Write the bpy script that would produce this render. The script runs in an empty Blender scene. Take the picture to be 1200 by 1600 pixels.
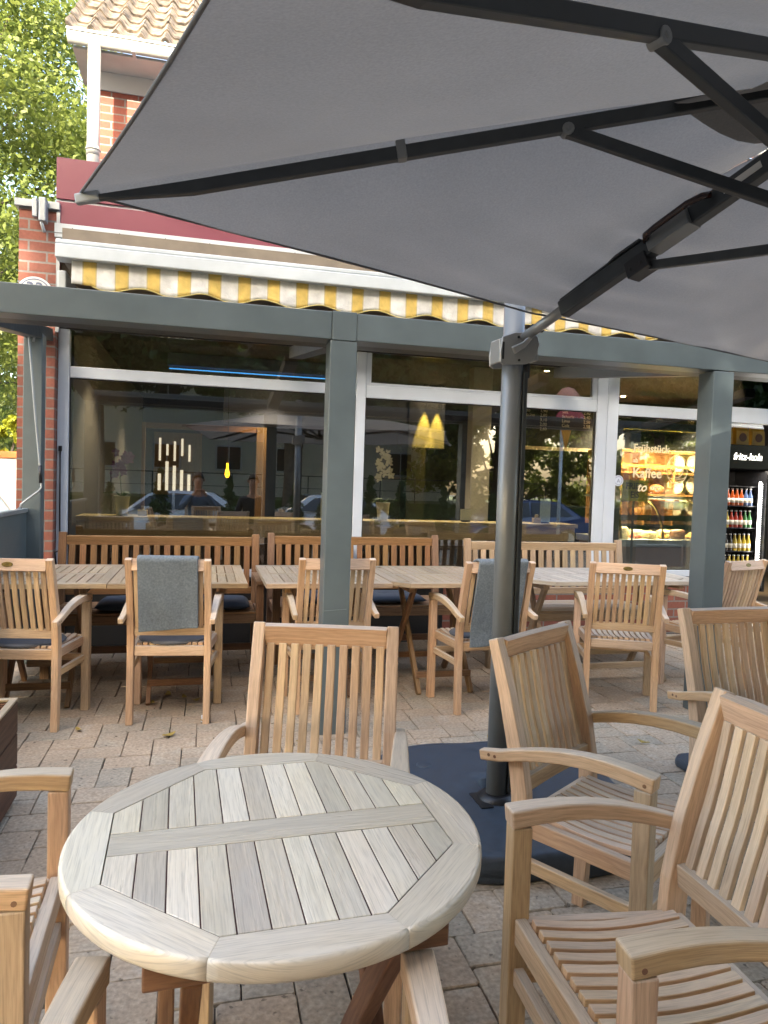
import bpy, bmesh, math, random
from mathutils import Vector, Matrix, noise
R = math.radians
C = bpy.context.scene.collection
S = bpy.context.scene
PI = math.pi
random.seed(7)

# ------------------------------------------------------------------ camera
cd = bpy.data.cameras.new('camera'); cam = bpy.data.objects.new('camera', cd); C.objects.link(cam)
S.camera = cam
cd.sensor_fit = 'HORIZONTAL'; cd.sensor_width = 36; cd.lens = 36 * 1112.08 / 1200
cd.clip_start = .03; cd.clip_end = 400
YAW, PITCH, ROLL = .24597, .03984, .0316
F = Vector((math.sin(YAW)*math.cos(PITCH), math.cos(YAW)*math.cos(PITCH), -math.sin(PITCH)))
Rt = Vector((math.cos(YAW), -math.sin(YAW), 0)); U = Rt.cross(F)
R2 = Rt*math.cos(ROLL) + U*math.sin(ROLL); U2 = -Rt*math.sin(ROLL) + U*math.cos(ROLL)
m = Matrix((R2, U2, -F)).transposed().to_4x4(); m.translation = (0, 0, 1.35)
cam.matrix_world = m
S.render.resolution_x = 768; S.render.resolution_y = 1024

# ------------------------------------------------------------------ light
SUN_EL, SUN_X, SUN_Y = R(27), -.42, -.91
w = bpy.data.worlds.new('World'); S.world = w; w.use_nodes = True
nt = w.node_tree; bg = nt.nodes['Background']
sky = nt.nodes.new('ShaderNodeTexSky'); sky.sky_type = 'NISHITA'; sky.sun_disc = False
sky.sun_elevation = SUN_EL; sky.sun_rotation = math.atan2(SUN_X, SUN_Y); sky.dust_density = 4.5; sky.air_density = .9; sky.ozone_density = 1.0
nt.links.new(sky.outputs[0], bg.inputs[0]); bg.inputs[1].default_value = .15
sl = bpy.data.lights.new('sun', 'SUN'); sl.energy = 2.1; sl.angle = R(.5); sl.color = (1, .95, .86)
so = bpy.data.objects.new('sun', sl); C.objects.link(so)
sd = Vector((SUN_X, SUN_Y, 0)).normalized()*math.cos(SUN_EL) + Vector((0, 0, math.sin(SUN_EL)))
so.rotation_euler = sd.to_track_quat('Z', 'Y').to_euler(); so.location = (-20, -30, 40)
S.view_settings.view_transform = 'Standard'; S.view_settings.look = 'None'
S.view_settings.exposure = 3.15; S.view_settings.gamma = 1
S.view_settings.use_white_balance = True; S.view_settings.white_balance_temperature = 7300; S.view_settings.white_balance_tint = 8
S.render.engine = 'CYCLES'

# ------------------------------------------------------------------ helpers
class MB:
    """collects swept bars, boxes, tubes; build() links them as ONE mesh object"""
    def __init__(s):
        s.bm = bmesh.new(); s.uv = s.bm.loops.layers.uv.new('UVMap')
        s.tn = s.bm.loops.layers.float_color.new('tone'); s.new()
    def new(s):
        s.t = (random.random(), random.random(), random.random(), 1); return s
    def face(s, vs, uvs, smooth=False):
        try: f = s.bm.faces.new(vs)
        except ValueError: return
        f.smooth = smooth
        for l, q in zip(f.loops, uvs): l[s.uv].uv = q; l[s.tn] = s.t
        return f
    def sweep(s, pts, wd, th, side, caps=True, keep=False):
        """rectangle wd (along side) x th swept along pts"""
        if not keep: s.new()
        pts = [Vector(p) for p in pts]; n = len(pts)
        wd = wd if isinstance(wd, (list, tuple)) else [wd]*n
        th = th if isinstance(th, (list, tuple)) else [th]*n
        side = Vector(side).normalized(); rings = []; d = 0; ds = []
        ou, ov = random.random()*9, random.random()*9
        for i, p in enumerate(pts):
            a = pts[max(i-1, 0)]; b = pts[min(i+1, n-1)]; t = (b-a).normalized()
            sv = (side - t*side.dot(t)).normalized(); nv = t.cross(sv).normalized()
            # mitre compensation
            if 0 < i < n-1:
                c = (pts[i]-a).normalized().dot(t); k = 1/max(c, .5)
            else: k = 1
            if i: d += (p-pts[i-1]).length
            ds.append(d)
            hw, ht = wd[i]/2, th[i]/2*k
            rings.append([s.bm.verts.new(p+sv*x*hw+nv*y*ht) for x, y in ((-1, -1), (1, -1), (1, 1), (-1, 1))])
        for i in range(n-1):
            per = 0
            for j in range(4):
                L = wd[0] if j % 2 == 0 else th[0]
                k = (j+1) % 4
                s.face([rings[i][j], rings[i][k], rings[i+1][k], rings[i+1][j]],
                       [(ou+ds[i], ov+per), (ou+ds[i], ov+per+L), (ou+ds[i+1], ov+per+L), (ou+ds[i+1], ov+per)])
                per += L
        if caps:
            for rg, fl in ((rings[0], True), (rings[-1], False)):
                v = rg[::-1] if fl else rg
                s.face(v, [(ou, ov), (ou+.004, ov+wd[0]), (ou+.008, ov+wd[0]), (ou+.008, ov)])
        return s
    def box(s, x0, x1, y0, y1, z0, z1, keep=False):
        dx, dy, dz = x1-x0, y1-y0, z1-z0
        cx, cy, cz = (x0+x1)/2, (y0+y1)/2, (z0+z1)/2
        mx = max(dx, dy, dz)
        if mx == dx: return s.sweep([(x0, cy, cz), (x1, cy, cz)], dy, dz, (0, 1, 0), keep=keep)
        if mx == dy: return s.sweep([(cx, y0, cz), (cx, y1, cz)], dx, dz, (1, 0, 0), keep=keep)
        return s.sweep([(cx, cy, z0), (cx, cy, z1)], dx, dy, (1, 0, 0), keep=keep)
    def tube(s, pts, r, n=10, caps=True, flat=1, side=None):
        s.new(); pts = [Vector(p) for p in pts]; N = len(pts)
        r = r if isinstance(r, (list, tuple)) else [r]*N
        rings = []; ref = Vector(side) if side else None; d = 0; ds = []
        for i, p in enumerate(pts):
            t = (pts[min(i+1, N-1)]-pts[max(i-1, 0)]).normalized()
            if ref is None: ref = Vector((0, 0, 1)) if abs(t.z) < .9 else Vector((1, 0, 0))
            a = (ref - t*ref.dot(t)).normalized(); b = t.cross(a); 
            if not side: ref = a
            if i: d += (p-pts[i-1]).length
            ds.append(d)
            rings.append([s.bm.verts.new(p+a*math.cos(2*PI*k/n)*r[i]+b*math.sin(2*PI*k/n)*r[i]*flat) for k in range(n)])
        for i in range(N-1):
            for k in range(n):
                q = (k+1) % n
                s.face([rings[i][k], rings[i][q], rings[i+1][q], rings[i+1][k]],
                       [(ds[i], k/n), (ds[i], (k+1)/n), (ds[i+1], (k+1)/n), (ds[i+1], k/n)], True)
        if caps:
            s.face(rings[0][::-1], [(0, 0)]*n); s.face(rings[-1], [(0, 0)]*n)
        return s
    def lathe(s, prof, n=20, loc=(0, 0, 0)):
        s.new(); lo = Vector(loc); rings = []
        for r, z in prof:
            rings.append([s.bm.verts.new(lo+Vector((max(r, 1e-4)*math.cos(2*PI*k/n), max(r, 1e-4)*math.sin(2*PI*k/n), z))) for k in range(n)])
        for i in range(len(prof)-1):
            for k in range(n):
                q = (k+1) % n
                s.face([rings[i][k], rings[i][q], rings[i+1][q], rings[i+1][k]], [(k/n, prof[i][1]), ((k+1)/n, prof[i][1]), ((k+1)/n, prof[i+1][1]), (k/n, prof[i+1][1])], True)
        s.face(rings[0][::-1], [(0, 0)]*n); s.face(rings[-1], [(0, 0)]*n)
        return s
    def prism(s, out, z0, z1, ang=0, keep=False, smooth=False):
        """outline (x,y) CCW extruded z0..z1; uv rotated by ang so that u follows the grain"""
        if not keep: s.new()
        ou, ov = random.random()*9, random.random()*9; ca, sa = math.cos(ang), math.sin(ang)
        U_ = lambda p: (ou+p[0]*ca+p[1]*sa, ov-p[0]*sa+p[1]*ca)
        lo = [s.bm.verts.new((x, y, z0)) for x, y in out]; hi = [s.bm.verts.new((x, y, z1)) for x, y in out]
        s.face(hi, [U_(p) for p in out]); s.face(lo[::-1], [U_(p) for p in out[::-1]])
        n = len(out)
        for i in range(n):
            j = (i+1) % n; a, b = U_(out[i]), U_(out[j])
            s.face([lo[i], lo[j], hi[j], hi[i]], [(a[0], a[1]-(z1-z0)), (b[0], b[1]-(z1-z0)), b, a], smooth)
        return s
    def build(s, name, mat, parent=None, bevel=0, seg=2, loc=None, rot=None, smooth=False, mods=None):
        me = bpy.data.meshes.new(name); bmesh.ops.recalc_face_normals(s.bm, faces=s.bm.faces[:])
        s.bm.to_mesh(me); s.bm.free()
        return link(name, me, mat, parent, bevel, seg, loc, rot, smooth)

def link(name, me, mat, parent=None, bevel=0, seg=2, loc=None, rot=None, smooth=False):
    o = bpy.data.objects.new(name, me); C.objects.link(o)
    for x in (mat if isinstance(mat, (list, tuple)) else [mat]): me.materials.append(x)
    if parent: o.parent = parent
    if loc: o.location = loc
    if rot: o.rotation_euler = rot
    if bevel:
        b = o.modifiers.new('bevel', 'BEVEL'); b.width = bevel; b.segments = seg; b.limit_method = 'ANGLE'; b.angle_limit = R(40)
        b.harden_normals = False
    if smooth:
        for p in me.polygons: p.use_smooth = True
    return o

def tag(o, label=None, cat=None, group=None, kind=None):
    if label: o['label'] = label
    if cat: o['category'] = cat
    if group: o['group'] = group
    if kind: o['kind'] = kind
    return o
def empty(name, loc=(0, 0, 0), rz=0, label=None, cat=None, group=None):
    o = bpy.data.objects.new(name, None); C.objects.link(o); o.empty_display_size = .1
    o.location = loc; o.rotation_euler = (0, 0, rz)
    return tag(o, label, cat, group)
def copy_tree(o, loc=None, rz=None, label=None, skip=(), parent=None, group=None):
    kids = [c for c in o.children]
    c = o.copy(); C.objects.link(c)
    if parent: c.parent = parent
    if loc is not None: c.location = loc
    if rz is not None: c.rotation_euler = (0, 0, rz)
    if label: c['label'] = label
    if group: c['group'] = group
    for k in kids:
        if k.name.split('.')[0] in skip: continue
        copy_tree(k, parent=c)
    return c
def struct(o): o['kind'] = 'structure'; return o
def ring(cx, cy, r, n, a0=0): return [(cx+r*math.cos(a0+2*PI*k/n), cy+r*math.sin(a0+2*PI*k/n)) for k in range(n)]
def pydata(name, vs, fs, mat, parent=None, uvs=None, smooth=False, **k):
    me = bpy.data.meshes.new(name); me.from_pydata(vs, [], fs); me.update()
    return link(name, me, mat, parent, smooth=smooth, **k)
def text(name, s, size, mat, parent=None, loc=(0, 0, 0), rot=(PI/2, 0, 0), ext=.002, align='LEFT', shear=0, bold=0, sx=1):
    cu = bpy.data.curves.new(name, 'FONT'); cu.body = s; cu.size = size; cu.extrude = ext; cu.align_x = align; cu.shear = shear; cu.offset = bold
    cu.resolution_u = 3
    t = bpy.data.objects.new('t', cu); C.objects.link(t); dg = bpy.context.evaluated_depsgraph_get()
    me = bpy.data.meshes.new_from_object(t.evaluated_get(dg)); bpy.data.objects.remove(t); bpy.data.curves.remove(cu)
    me.materials.clear()
    o = link(name, me, mat, parent, loc=loc, rot=rot); o.scale = (sx, 1, 1); return o

# ------------------------------------------------------------------ materials
def mat(name):
    m = bpy.data.materials.new(name); m.use_nodes = True; t = m.node_tree
    return m, t, t.nodes['Principled BSDF'], t.nodes, t.links
def plain(name, col, rough=.5, metal=0, noise_amt=0, nscale=8, bump=0, bscale=60, spec=.5, emit=0, coat=0):
    m, t, b, N, L = mat(name)
    b.inputs['Base Color'].default_value = (*col, 1); b.inputs['Roughness'].default_value = rough
    b.inputs['Metallic'].default_value = metal; b.inputs['Specular IOR Level'].default_value = spec
    b.inputs['Coat Weight'].default_value = coat
    if emit: b.inputs['Emission Color'].default_value = (*col, 1); b.inputs['Emission Strength'].default_value = emit
    tc = N.new('ShaderNodeTexCoord')
    if noise_amt:
        n = N.new('ShaderNodeTexNoise'); n.inputs['Scale'].default_value = nscale; n.inputs['Detail'].default_value = 6
        L.new(tc.outputs['Object'], n.inputs['Vector'])
        r = N.new('ShaderNodeValToRGB'); k = noise_amt
        r.color_ramp.elements[0].position = .3; r.color_ramp.elements[1].position = .7
        r.color_ramp.elements[0].color = (*[c*(1-k) for c in col], 1); r.color_ramp.elements[1].color = (*[min(1, c*(1+k)) for c in col], 1)
        L.new(n.outputs[0], r.inputs[0]); L.new(r.outputs[0], b.inputs['Base Color'])
        mr = N.new('ShaderNodeMapRange'); mr.inputs[3].default_value = max(0, rough-.1); mr.inputs[4].default_value = min(1, rough+.12)
        L.new(n.outputs[0], mr.inputs[0]); L.new(mr.outputs[0], b.inputs['Roughness'])
    if bump:
        n2 = N.new('ShaderNodeTexNoise'); n2.inputs['Scale'].default_value = bscale; n2.inputs['Detail'].default_value = 4
        L.new(tc.outputs['Object'], n2.inputs['Vector'])
        bp = N.new('ShaderNodeBump'); bp.inputs['Strength'].default_value = bump; bp.inputs['Distance'].default_value = .01
        L.new(n2.outputs[0], bp.inputs['Height']); L.new(bp.outputs[0], b.inputs['Normal'])
    return m
def wood(name, c1, c2, grey=(.42, .40, .37), gw=.25, rough=.6, board=.28, top=.0, contrast=1.0, sheen=.35):
    m, t, b, N, L = mat(name)
    uv = N.new('ShaderNodeUVMap'); uv.uv_map = 'UVMap'
    at = N.new('ShaderNodeAttribute'); at.attribute_name = 'tone'
    ss = N.new('ShaderNodeSeparateXYZ'); L.new(uv.outputs[0], ss.inputs[0])
    ts = N.new('ShaderNodeSeparateColor'); L.new(at.outputs['Color'], ts.inputs[0])
    oi = N.new('ShaderNodeObjectInfo')
    def mth(op, a, bb=None, cc=None):
        n = N.new('ShaderNodeMath'); n.operation = op
        for i, x in enumerate((a, bb, cc)):
            if x is None: continue
            if isinstance(x, (int, float)): n.inputs[i].default_value = x
            else: L.new(x, n.inputs[i])
        return n.outputs[0]
    def vec(us, vs, k):
        c = N.new('ShaderNodeCombineXYZ')
        L.new(mth('MULTIPLY', ss.outputs[0], us), c.inputs[0]); L.new(mth('MULTIPLY', ss.outputs[1], vs), c.inputs[1])
        L.new(mth('ADD', mth('MULTIPLY', ts.outputs[0], k), mth('MULTIPLY', oi.outputs['Random'], 50)), c.inputs[2]); return c.outputs[0]
    def noi(v, sc, det, dist=0):
        n = N.new('ShaderNodeTexNoise'); n.inputs['Scale'].default_value = sc; n.inputs['Detail'].default_value = det; n.inputs['Distortion'].default_value = dist
        L.new(v, n.inputs['Vector']); return n.outputs[0]
    n1 = noi(vec(1.6, 34, 31), 1, 8, 1.6)          # broad grain
    n2 = noi(vec(14, 420, 77), 1, 4)                # pores
    n3 = noi(vec(3.5, 7, 13), 1, 3, .6)            # patches
    wv = N.new('ShaderNodeTexWave'); wv.wave_type = 'BANDS'; wv.bands_direction = 'Y'
    wv.inputs['Scale'].default_value = 7; wv.inputs['Distortion'].default_value = 14; wv.inputs['Detail'].default_value = 3; wv.inputs['Detail Scale'].default_value = .8
    L.new(vec(1.3, 3.2, 19), wv.inputs['Vector'])
    g = mth('ADD', mth('MULTIPLY', n1, .8), mth('MULTIPLY', wv.outputs['Fac'], .13))
    r = N.new('ShaderNodeValToRGB'); r.color_ramp.elements[0].position = .28; r.color_ramp.elements[1].position = .63
    r.color_ramp.elements[0].color = (*c2, 1); r.color_ramp.elements[1].color = (*c1, 1); L.new(g, r.inputs[0])
    # weathering to grey, patchy, stronger on upward faces
    ge = N.new('ShaderNodeNewGeometry'); sn = N.new('ShaderNodeSeparateXYZ'); L.new(ge.outputs['True Normal'], sn.inputs[0])
    up = mth('MULTIPLY', mth('MAXIMUM', sn.outputs[2], 0), top)
    gf = mth('MINIMUM', mth('ADD', mth('MULTIPLY', mth('SMOOTH_MIN', n3, .8, .1), gw*2), up), 1)
    mx = N.new('ShaderNodeMix'); mx.data_type = 'RGBA'; L.new(gf, mx.inputs[0]); L.new(r.outputs[0], mx.inputs[6])
    gcol = N.new('ShaderNodeMix'); gcol.data_type = 'RGBA'; L.new(g, gcol.inputs[0])
    gcol.inputs[6].default_value = (*[c*.78 for c in grey], 1); gcol.inputs[7].default_value = (*[min(1, c*1.16) for c in grey], 1)
    L.new(gcol.outputs[2], mx.inputs[7])
    # per-board value, pores
    val = mth('ADD', mth('MULTIPLY', ts.outputs[1], board), 1-board/2)
    pr = N.new('ShaderNodeMapRange'); pr.inputs[1].default_value = .34; pr.inputs[2].default_value = .5; pr.inputs[3].default_value = .82; pr.inputs[4].default_value = 1.04
    L.new(n2, pr.inputs[0])
    val = mth('MULTIPLY', val, pr.outputs[0])
    # reddish / yellowish shift per board
    hs = N.new('ShaderNodeHueSaturation'); L.new(mx.outputs[2], hs.inputs['Color']); L.new(val, hs.inputs['Value'])
    L.new(mth('ADD', mth('MULTIPLY', ts.outputs[2], .018), .491), hs.inputs['Hue'])
    L.new(mth('ADD', mth('MULTIPLY', oi.outputs['Random'], .25), .9), hs.inputs['Saturation'])
    L.new(hs.outputs[0], b.inputs['Base Color'])
    rr = N.new('ShaderNodeMapRange'); rr.inputs[3].default_value = rough+.12; rr.inputs[4].default_value = rough-.12; L.new(n1, rr.inputs[0]); L.new(rr.outputs[0], b.inputs['Roughness'])
    b.inputs['Specular IOR Level'].default_value = sheen
    bp = N.new('ShaderNodeBump'); bp.inputs['Strength'].default_value = .35; bp.inputs['Distance'].default_value = .0012
    L.new(mth('ADD', n2, mth('MULTIPLY', n1, .8)), bp.inputs['Height']); L.new(bp.outputs[0], b.inputs['Normal'])
    return m

M = {}
M['teak'] = wood('teak_weathered', (.59, .39, .225), (.43, .26, .14), (.61, .555, .475), .18, .5, .34, .5)
M['teak_table'] = wood('teak_table_silver', (.67, .57, .385), (.53, .44, .285), (.62, .605, .565), .38, .3, .46, .12, sheen=.8)
M['teak_bench'] = wood('teak_bench_brown', (.31, .175, .09), (.17, .088, .045), (.26, .19, .13), .16, .5, .35, .25)
M['teak_bench_pale'] = wood('teak_bench_pale', (.46, .32, .19), (.30, .19, .1), (.42, .37, .31), .3, .6, .3, .3)
M['teak_top'] = wood('teak_tabletop', (.48, .33, .18), (.31, .19, .09), (.42, .37, .30), .3, .5, .35, .3)
M['teak_top_pale'] = wood('teak_tabletop_pale', (.50, .42, .33), (.36, .29, .21), (.5, .47, .43), .45, .5, .3, .35)
M['teak_dark'] = wood('teak_dark', (.24, .12, .06), (.14, .06, .03), (.2, .15, .11), .1, .55, .3, .1)
M['planter_wood'] = wood('planter_wood', (.10, .042, .022), (.05, .02, .012), (.13, .1, .08), .1, .6, .4, .1)
M['pine'] = wood('pine_board', (.66, .53, .30), (.50, .38, .20), (.4, .36, .26), .2, .5, .2, .1)
M['mortar_dark'] = plain('slat_gap_dark', (.06, .02, .02), .9)
M['grey_metal'] = plain('powder_coated_grey', (.095, .122, .130), .36, .0, .10, 5, .05, 400, .5)
M['mast'] = plain('mast_anodised_grey', (.19, .20, .20), .36, .3, .05, 5)
M['mast_light'] = plain('cast_bracket_grey', (.30, .30, .29), .38, .6, .05, 5)
M['rib'] = plain('rib_dark_grey', (.040, .046, .050), .42, .3, .15, 20)
M['white_frame'] = plain('white_window_frame', (.46, .52, .60), .35, 0, .05, 4)
M['white_alu'] = plain('awning_bar_white', (.45, .50, .53), .4, .0, .1, 5)
M['zinc'] = plain('zinc', (.32, .35, .37), .45, .5, .1, 8)
M['maroon'] = plain('maroon_panel', (.17, .038, .06), .38, 0, .06, 2)
M['soffit'] = plain('soffit_brown', (.17, .14, .105), .8, 0, .2, 6)
M['black'] = plain('black_plastic', (.012, .012, .014), .4)
M['base_plastic'] = plain('base_plastic_bluegrey', (.036, .05, .07), .5, 0, .22, 30, .1, 260)
M['white_paint'] = plain('white_render', (.62, .61, .58), .85, 0, .05, 3)
M['pvc'] = plain('pvc_pipe', (.45, .45, .42), .4, 0, .08, 6)
M['chrome'] = plain('steel', (.5, .5, .5), .3, .9)
M['brass'] = plain('brass_badge', (.18, .13, .04), .4, .8, .3, 60)
M['orchid_white'] = plain('orchid_white', (.75, .68, .5), .6)
M['orchid_purple'] = plain('orchid_purple', (.30, .12, .24), .6)
M['pot'] = plain('ceramic_pot', (.62, .60, .52), .35)
M['stem'] = plain('stem_green', (.06, .1, .03), .6)

def fabric(name, col, rough=.9, trans=0, wrinkle=0, wv=900, mott=.15, bs=.25):
    m, t, b, N, L = mat(name)
    tc = N.new('ShaderNodeTexCoord'); n = N.new('ShaderNodeTexNoise'); n.inputs['Scale'].default_value = wv/5; n.inputs['Detail'].default_value = 2
    L.new(tc.outputs['Object'], n.inputs['Vector'])
    n2 = N.new('ShaderNodeTexNoise'); n2.inputs['Scale'].default_value = 2.2; n2.inputs['Detail'].default_value = 5; L.new(tc.outputs['Object'], n2.inputs['Vector'])
    a = N.new('ShaderNodeMath'); a.operation = 'MULTIPLY_ADD'; a.inputs[1].default_value = .5; L.new(n.outputs[0], a.inputs[0])
    hh = N.new('ShaderNodeMath'); hh.operation = 'MULTIPLY'; hh.inputs[1].default_value = .5; L.new(n2.outputs[0], hh.inputs[0]); L.new(hh.outputs[0], a.inputs[2])
    r = N.new('ShaderNodeValToRGB'); r.color_ramp.elements[0].position = .3; r.color_ramp.elements[1].position = .7
    r.color_ramp.elements[0].color = (*[c*(1-mott) for c in col], 1); r.color_ramp.elements[1].color = (*[c*(1+mott) for c in col], 1)
    L.new(a.outputs[0], r.inputs[0]); L.new(r.outputs[0], b.inputs['Base Color']); b.inputs['Roughness'].default_value = rough
    b.inputs['Specular IOR Level'].default_value = .2; b.inputs['Sheen Weight'].default_value = .1
    bp = N.new('ShaderNodeBump'); bp.inputs['Strength'].default_value = bs; bp.inputs['Distance'].default_value = .002; L.new(n.outputs[0], bp.inputs['Height']); L.new(bp.outputs[0], b.inputs['Normal'])
    if trans:
        tr = N.new('ShaderNodeBsdfTranslucent'); L.new(r.outputs[0], tr.inputs[0]); mx = N.new('ShaderNodeMixShader'); mx.inputs[0].default_value = trans
        L.new(b.outputs[0], mx.inputs[1]); L.new(tr.outputs[0], mx.inputs[2]); L.new(mx.outputs[0], N['Material Output'].inputs[0])
    return m
M['canopy'] = fabric('canopy_fabric', (.195, .183, .168), .36, .42, mott=.16, bs=.25)
M['blanket'] = fabric('grey_fleece', (.15, .18, .205), 1, 0, wv=500, mott=.35, bs=.6)
M['cushion'] = fabric('navy_cushion', (.035, .05, .075), .9, mott=.2)
M['seat_pad'] = fabric('grey_seat_pad', (.11, .115, .13), .9, mott=.15)

def brick(name, c1, c2, mort, sc=1, axis='XZ', bump=.5):
    m, t, b, N, L = mat(name)
    tc = N.new('ShaderNodeTexCoord'); s = N.new('ShaderNodeSeparateXYZ'); L.new(tc.outputs['Object'], s.inputs[0])
    ad = N.new('ShaderNodeMath'); ad.operation = 'ADD'; L.new(s.outputs[0], ad.inputs[0]); L.new(s.outputs[1], ad.inputs[1])
    c = N.new('ShaderNodeCombineXYZ'); L.new(ad.outputs[0], c.inputs[0]); L.new(s.outputs[2], c.inputs[1])
    nn = N.new('ShaderNodeTexNoise'); nn.inputs['Scale'].default_value = 9; L.new(tc.outputs['Object'], nn.inputs['Vector'])
    mp = N.new('ShaderNodeVectorMath'); mp.operation = 'MULTIPLY_ADD'; mp.inputs[1].default_value = (.006, .006, 0); L.new(nn.outputs['Color'], mp.inputs[0]); L.new(c.outputs[0], mp.inputs[2])
    br = N.new('ShaderNodeTexBrick'); br.inputs['Scale'].default_value = 1; br.inputs['Brick Width'].default_value = .25*sc; br.inputs['Row Height'].default_value = .0765*sc
    br.inputs['Mortar Size'].default_value = .0075*sc; br.inputs['Mortar Smooth'].default_value = .15; br.inputs['Bias'].default_value = 0
    br.inputs['Color1'].default_value = (*c1, 1); br.inputs['Color2'].default_value = (*c2, 1); br.inputs['Mortar'].default_value = (*mort, 1)
    L.new(mp.outputs[0], br.inputs['Vector'])
    n = N.new('ShaderNodeTexNoise'); n.inputs['Scale'].default_value = 45; n.inputs['Detail'].default_value = 5; L.new(tc.outputs['Object'], n.inputs['Vector'])
    mr = N.new('ShaderNodeMapRange'); mr.inputs[3].default_value = .7; mr.inputs[4].default_value = 1.25; L.new(n.outputs[0], mr.inputs[0])
    hs = N.new('ShaderNodeHueSaturation'); L.new(br.outputs[0], hs.inputs['Color']); L.new(mr.outputs[0], hs.inputs['Value']); L.new(hs.outputs[0], b.inputs['Base Color'])
    b.inputs['Roughness'].default_value = .8
    sb = N.new('ShaderNodeMath'); sb.operation = 'MULTIPLY_ADD'; sb.inputs[1].default_value = -1; L.new(br.outputs['Fac'], sb.inputs[0]); mu = N.new('ShaderNodeMath'); mu.operation = 'MULTIPLY'; mu.inputs[1].default_value = .25
    L.new(n.outputs[0], mu.inputs[0]); L.new(mu.outputs[0], sb.inputs[2])
    bp = N.new('ShaderNodeBump'); bp.inputs['Strength'].default_value = bump; bp.inputs['Distance'].default_value = .008; L.new(sb.outputs[0], bp.inputs['Height']); L.new(bp.outputs[0], b.inputs['Normal'])
    return m
M['brick'] = brick('red_brick', (.27, .09, .06), (.19, .065, .045), (.19, .175, .16))
M['brick_up'] = brick('orange_brick', (.31, .085, .05), (.23, .06, .04), (.24, .21, .185))

def paver_mat():
    m, t, b, N, L = mat('clay_paver')
    at = N.new('ShaderNodeAttribute'); at.attribute_name = 'tone'; s = N.new('ShaderNodeSeparateColor'); L.new(at.outputs['Color'], s.inputs[0])
    tc = N.new('ShaderNodeTexCoord')
    r = N.new('ShaderNodeValToRGB'); cr = r.color_ramp
    cols = [(0, (.26, .225, .185)), (.22, (.34, .295, .23)), (.45, (.42, .345, .26)), (.62, (.42, .325, .235)), (.8, (.44, .34, .245)), (1, (.48, .405, .32))]
    cr.elements[0].position, cr.elements[1].position = 0, 1
    cr.elements[0].color = (*cols[0][1], 1); cr.elements[1].color = (*cols[-1][1], 1)
    for p, c in cols[1:-1]: e = cr.elements.new(p); e.color = (*c, 1)
    n = N.new('ShaderNodeTexNoise'); n.inputs['Scale'].default_value = 9; n.inputs['Detail'].default_value = 7; n.inputs['Roughness'].default_value = .6; L.new(tc.outputs['Object'], n.inputs['Vector'])
    a = N.new('ShaderNodeMath'); a.operation = 'MULTIPLY_ADD'; a.inputs[1].default_value = .9; L.new(n.outputs[0], a.inputs[0])
    a2 = N.new('ShaderNodeMath'); a2.operation = 'MULTIPLY_ADD'; a2.inputs[1].default_value = .6; a2.inputs[2].default_value = -.17; L.new(s.outputs[0], a2.inputs[0]); L.new(a2.outputs[0], a.inputs[2])
    L.new(a.outputs[0], r.inputs[0])
    n2 = N.new('ShaderNodeTexNoise'); n2.inputs['Scale'].default_value = 70; n2.inputs['Detail'].default_value = 6; L.new(tc.outputs['Object'], n2.inputs['Vector'])
    mr = N.new('ShaderNodeMapRange'); mr.inputs[1].default_value = .3; mr.inputs[2].default_value = .7; mr.inputs[3].default_value = .72; mr.inputs[4].default_value = 1.22; L.new(n2.outputs[0], mr.inputs[0])
    # dark pits and dirt stains
    vo = N.new('ShaderNodeTexNoise'); vo.inputs['Scale'].default_value = 38; vo.inputs['Detail'].default_value = 2; L.new(tc.outputs['Object'], vo.inputs['Vector'])
    pm = N.new('ShaderNodeMapRange'); pm.inputs[1].default_value = .27; pm.inputs[2].default_value = .34; pm.inputs[3].default_value = .45; pm.inputs[4].default_value = 1; L.new(vo.outputs[0], pm.inputs[0])
    st = N.new('ShaderNodeTexNoise'); st.inputs['Scale'].default_value = 1.3; st.inputs['Detail'].default_value = 5; L.new(tc.outputs['Object'], st.inputs['Vector'])
    sm = N.new('ShaderNodeMapRange'); sm.inputs[1].default_value = .35; sm.inputs[2].default_value = .65; sm.inputs[3].default_value = .8; sm.inputs[4].default_value = 1.12; L.new(st.outputs[0], sm.inputs[0])
    m1 = N.new('ShaderNodeMath'); m1.operation = 'MULTIPLY'; L.new(mr.outputs[0], m1.inputs[0]); L.new(pm.outputs[0], m1.inputs[1])
    m2 = N.new('ShaderNodeMath'); m2.operation = 'MULTIPLY'; L.new(m1.outputs[0], m2.inputs[0]); L.new(sm.outputs[0], m2.inputs[1])
    hs = N.new('ShaderNodeHueSaturation'); L.new(r.outputs[0], hs.inputs['Color']); L.new(m2.outputs[0], hs.inputs['Value']); L.new(hs.outputs[0], b.inputs['Base Color'])
    b.inputs['Roughness'].default_value = .85; b.inputs['Specular IOR Level'].default_value = .3
    h = N.new('ShaderNodeMath'); h.operation = 'ADD'; L.new(n2.outputs[0], h.inputs[0]); L.new(n.outputs[0], h.inputs[1])
    bp = N.new('ShaderNodeBump'); bp.inputs['Strength'].default_value = .6; bp.inputs['Distance'].default_value = .004; L.new(h.outputs[0], bp.inputs['Height']); L.new(bp.outputs[0], b.inputs['Normal'])
    return m
M['paver'] = paver_mat()
M['joint'] = plain('joint_sand_dark', (.045, .038, .03), .95, 0, .4, 30, .5, 200)
M['asphalt'] = plain('asphalt', (.06, .06, .06), .9, 0, .25, 2, .4, 80)
M['grass'] = plain('grass_green', (.045, .085, .02), .95, 0, .4, 2, .6, 30)

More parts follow.
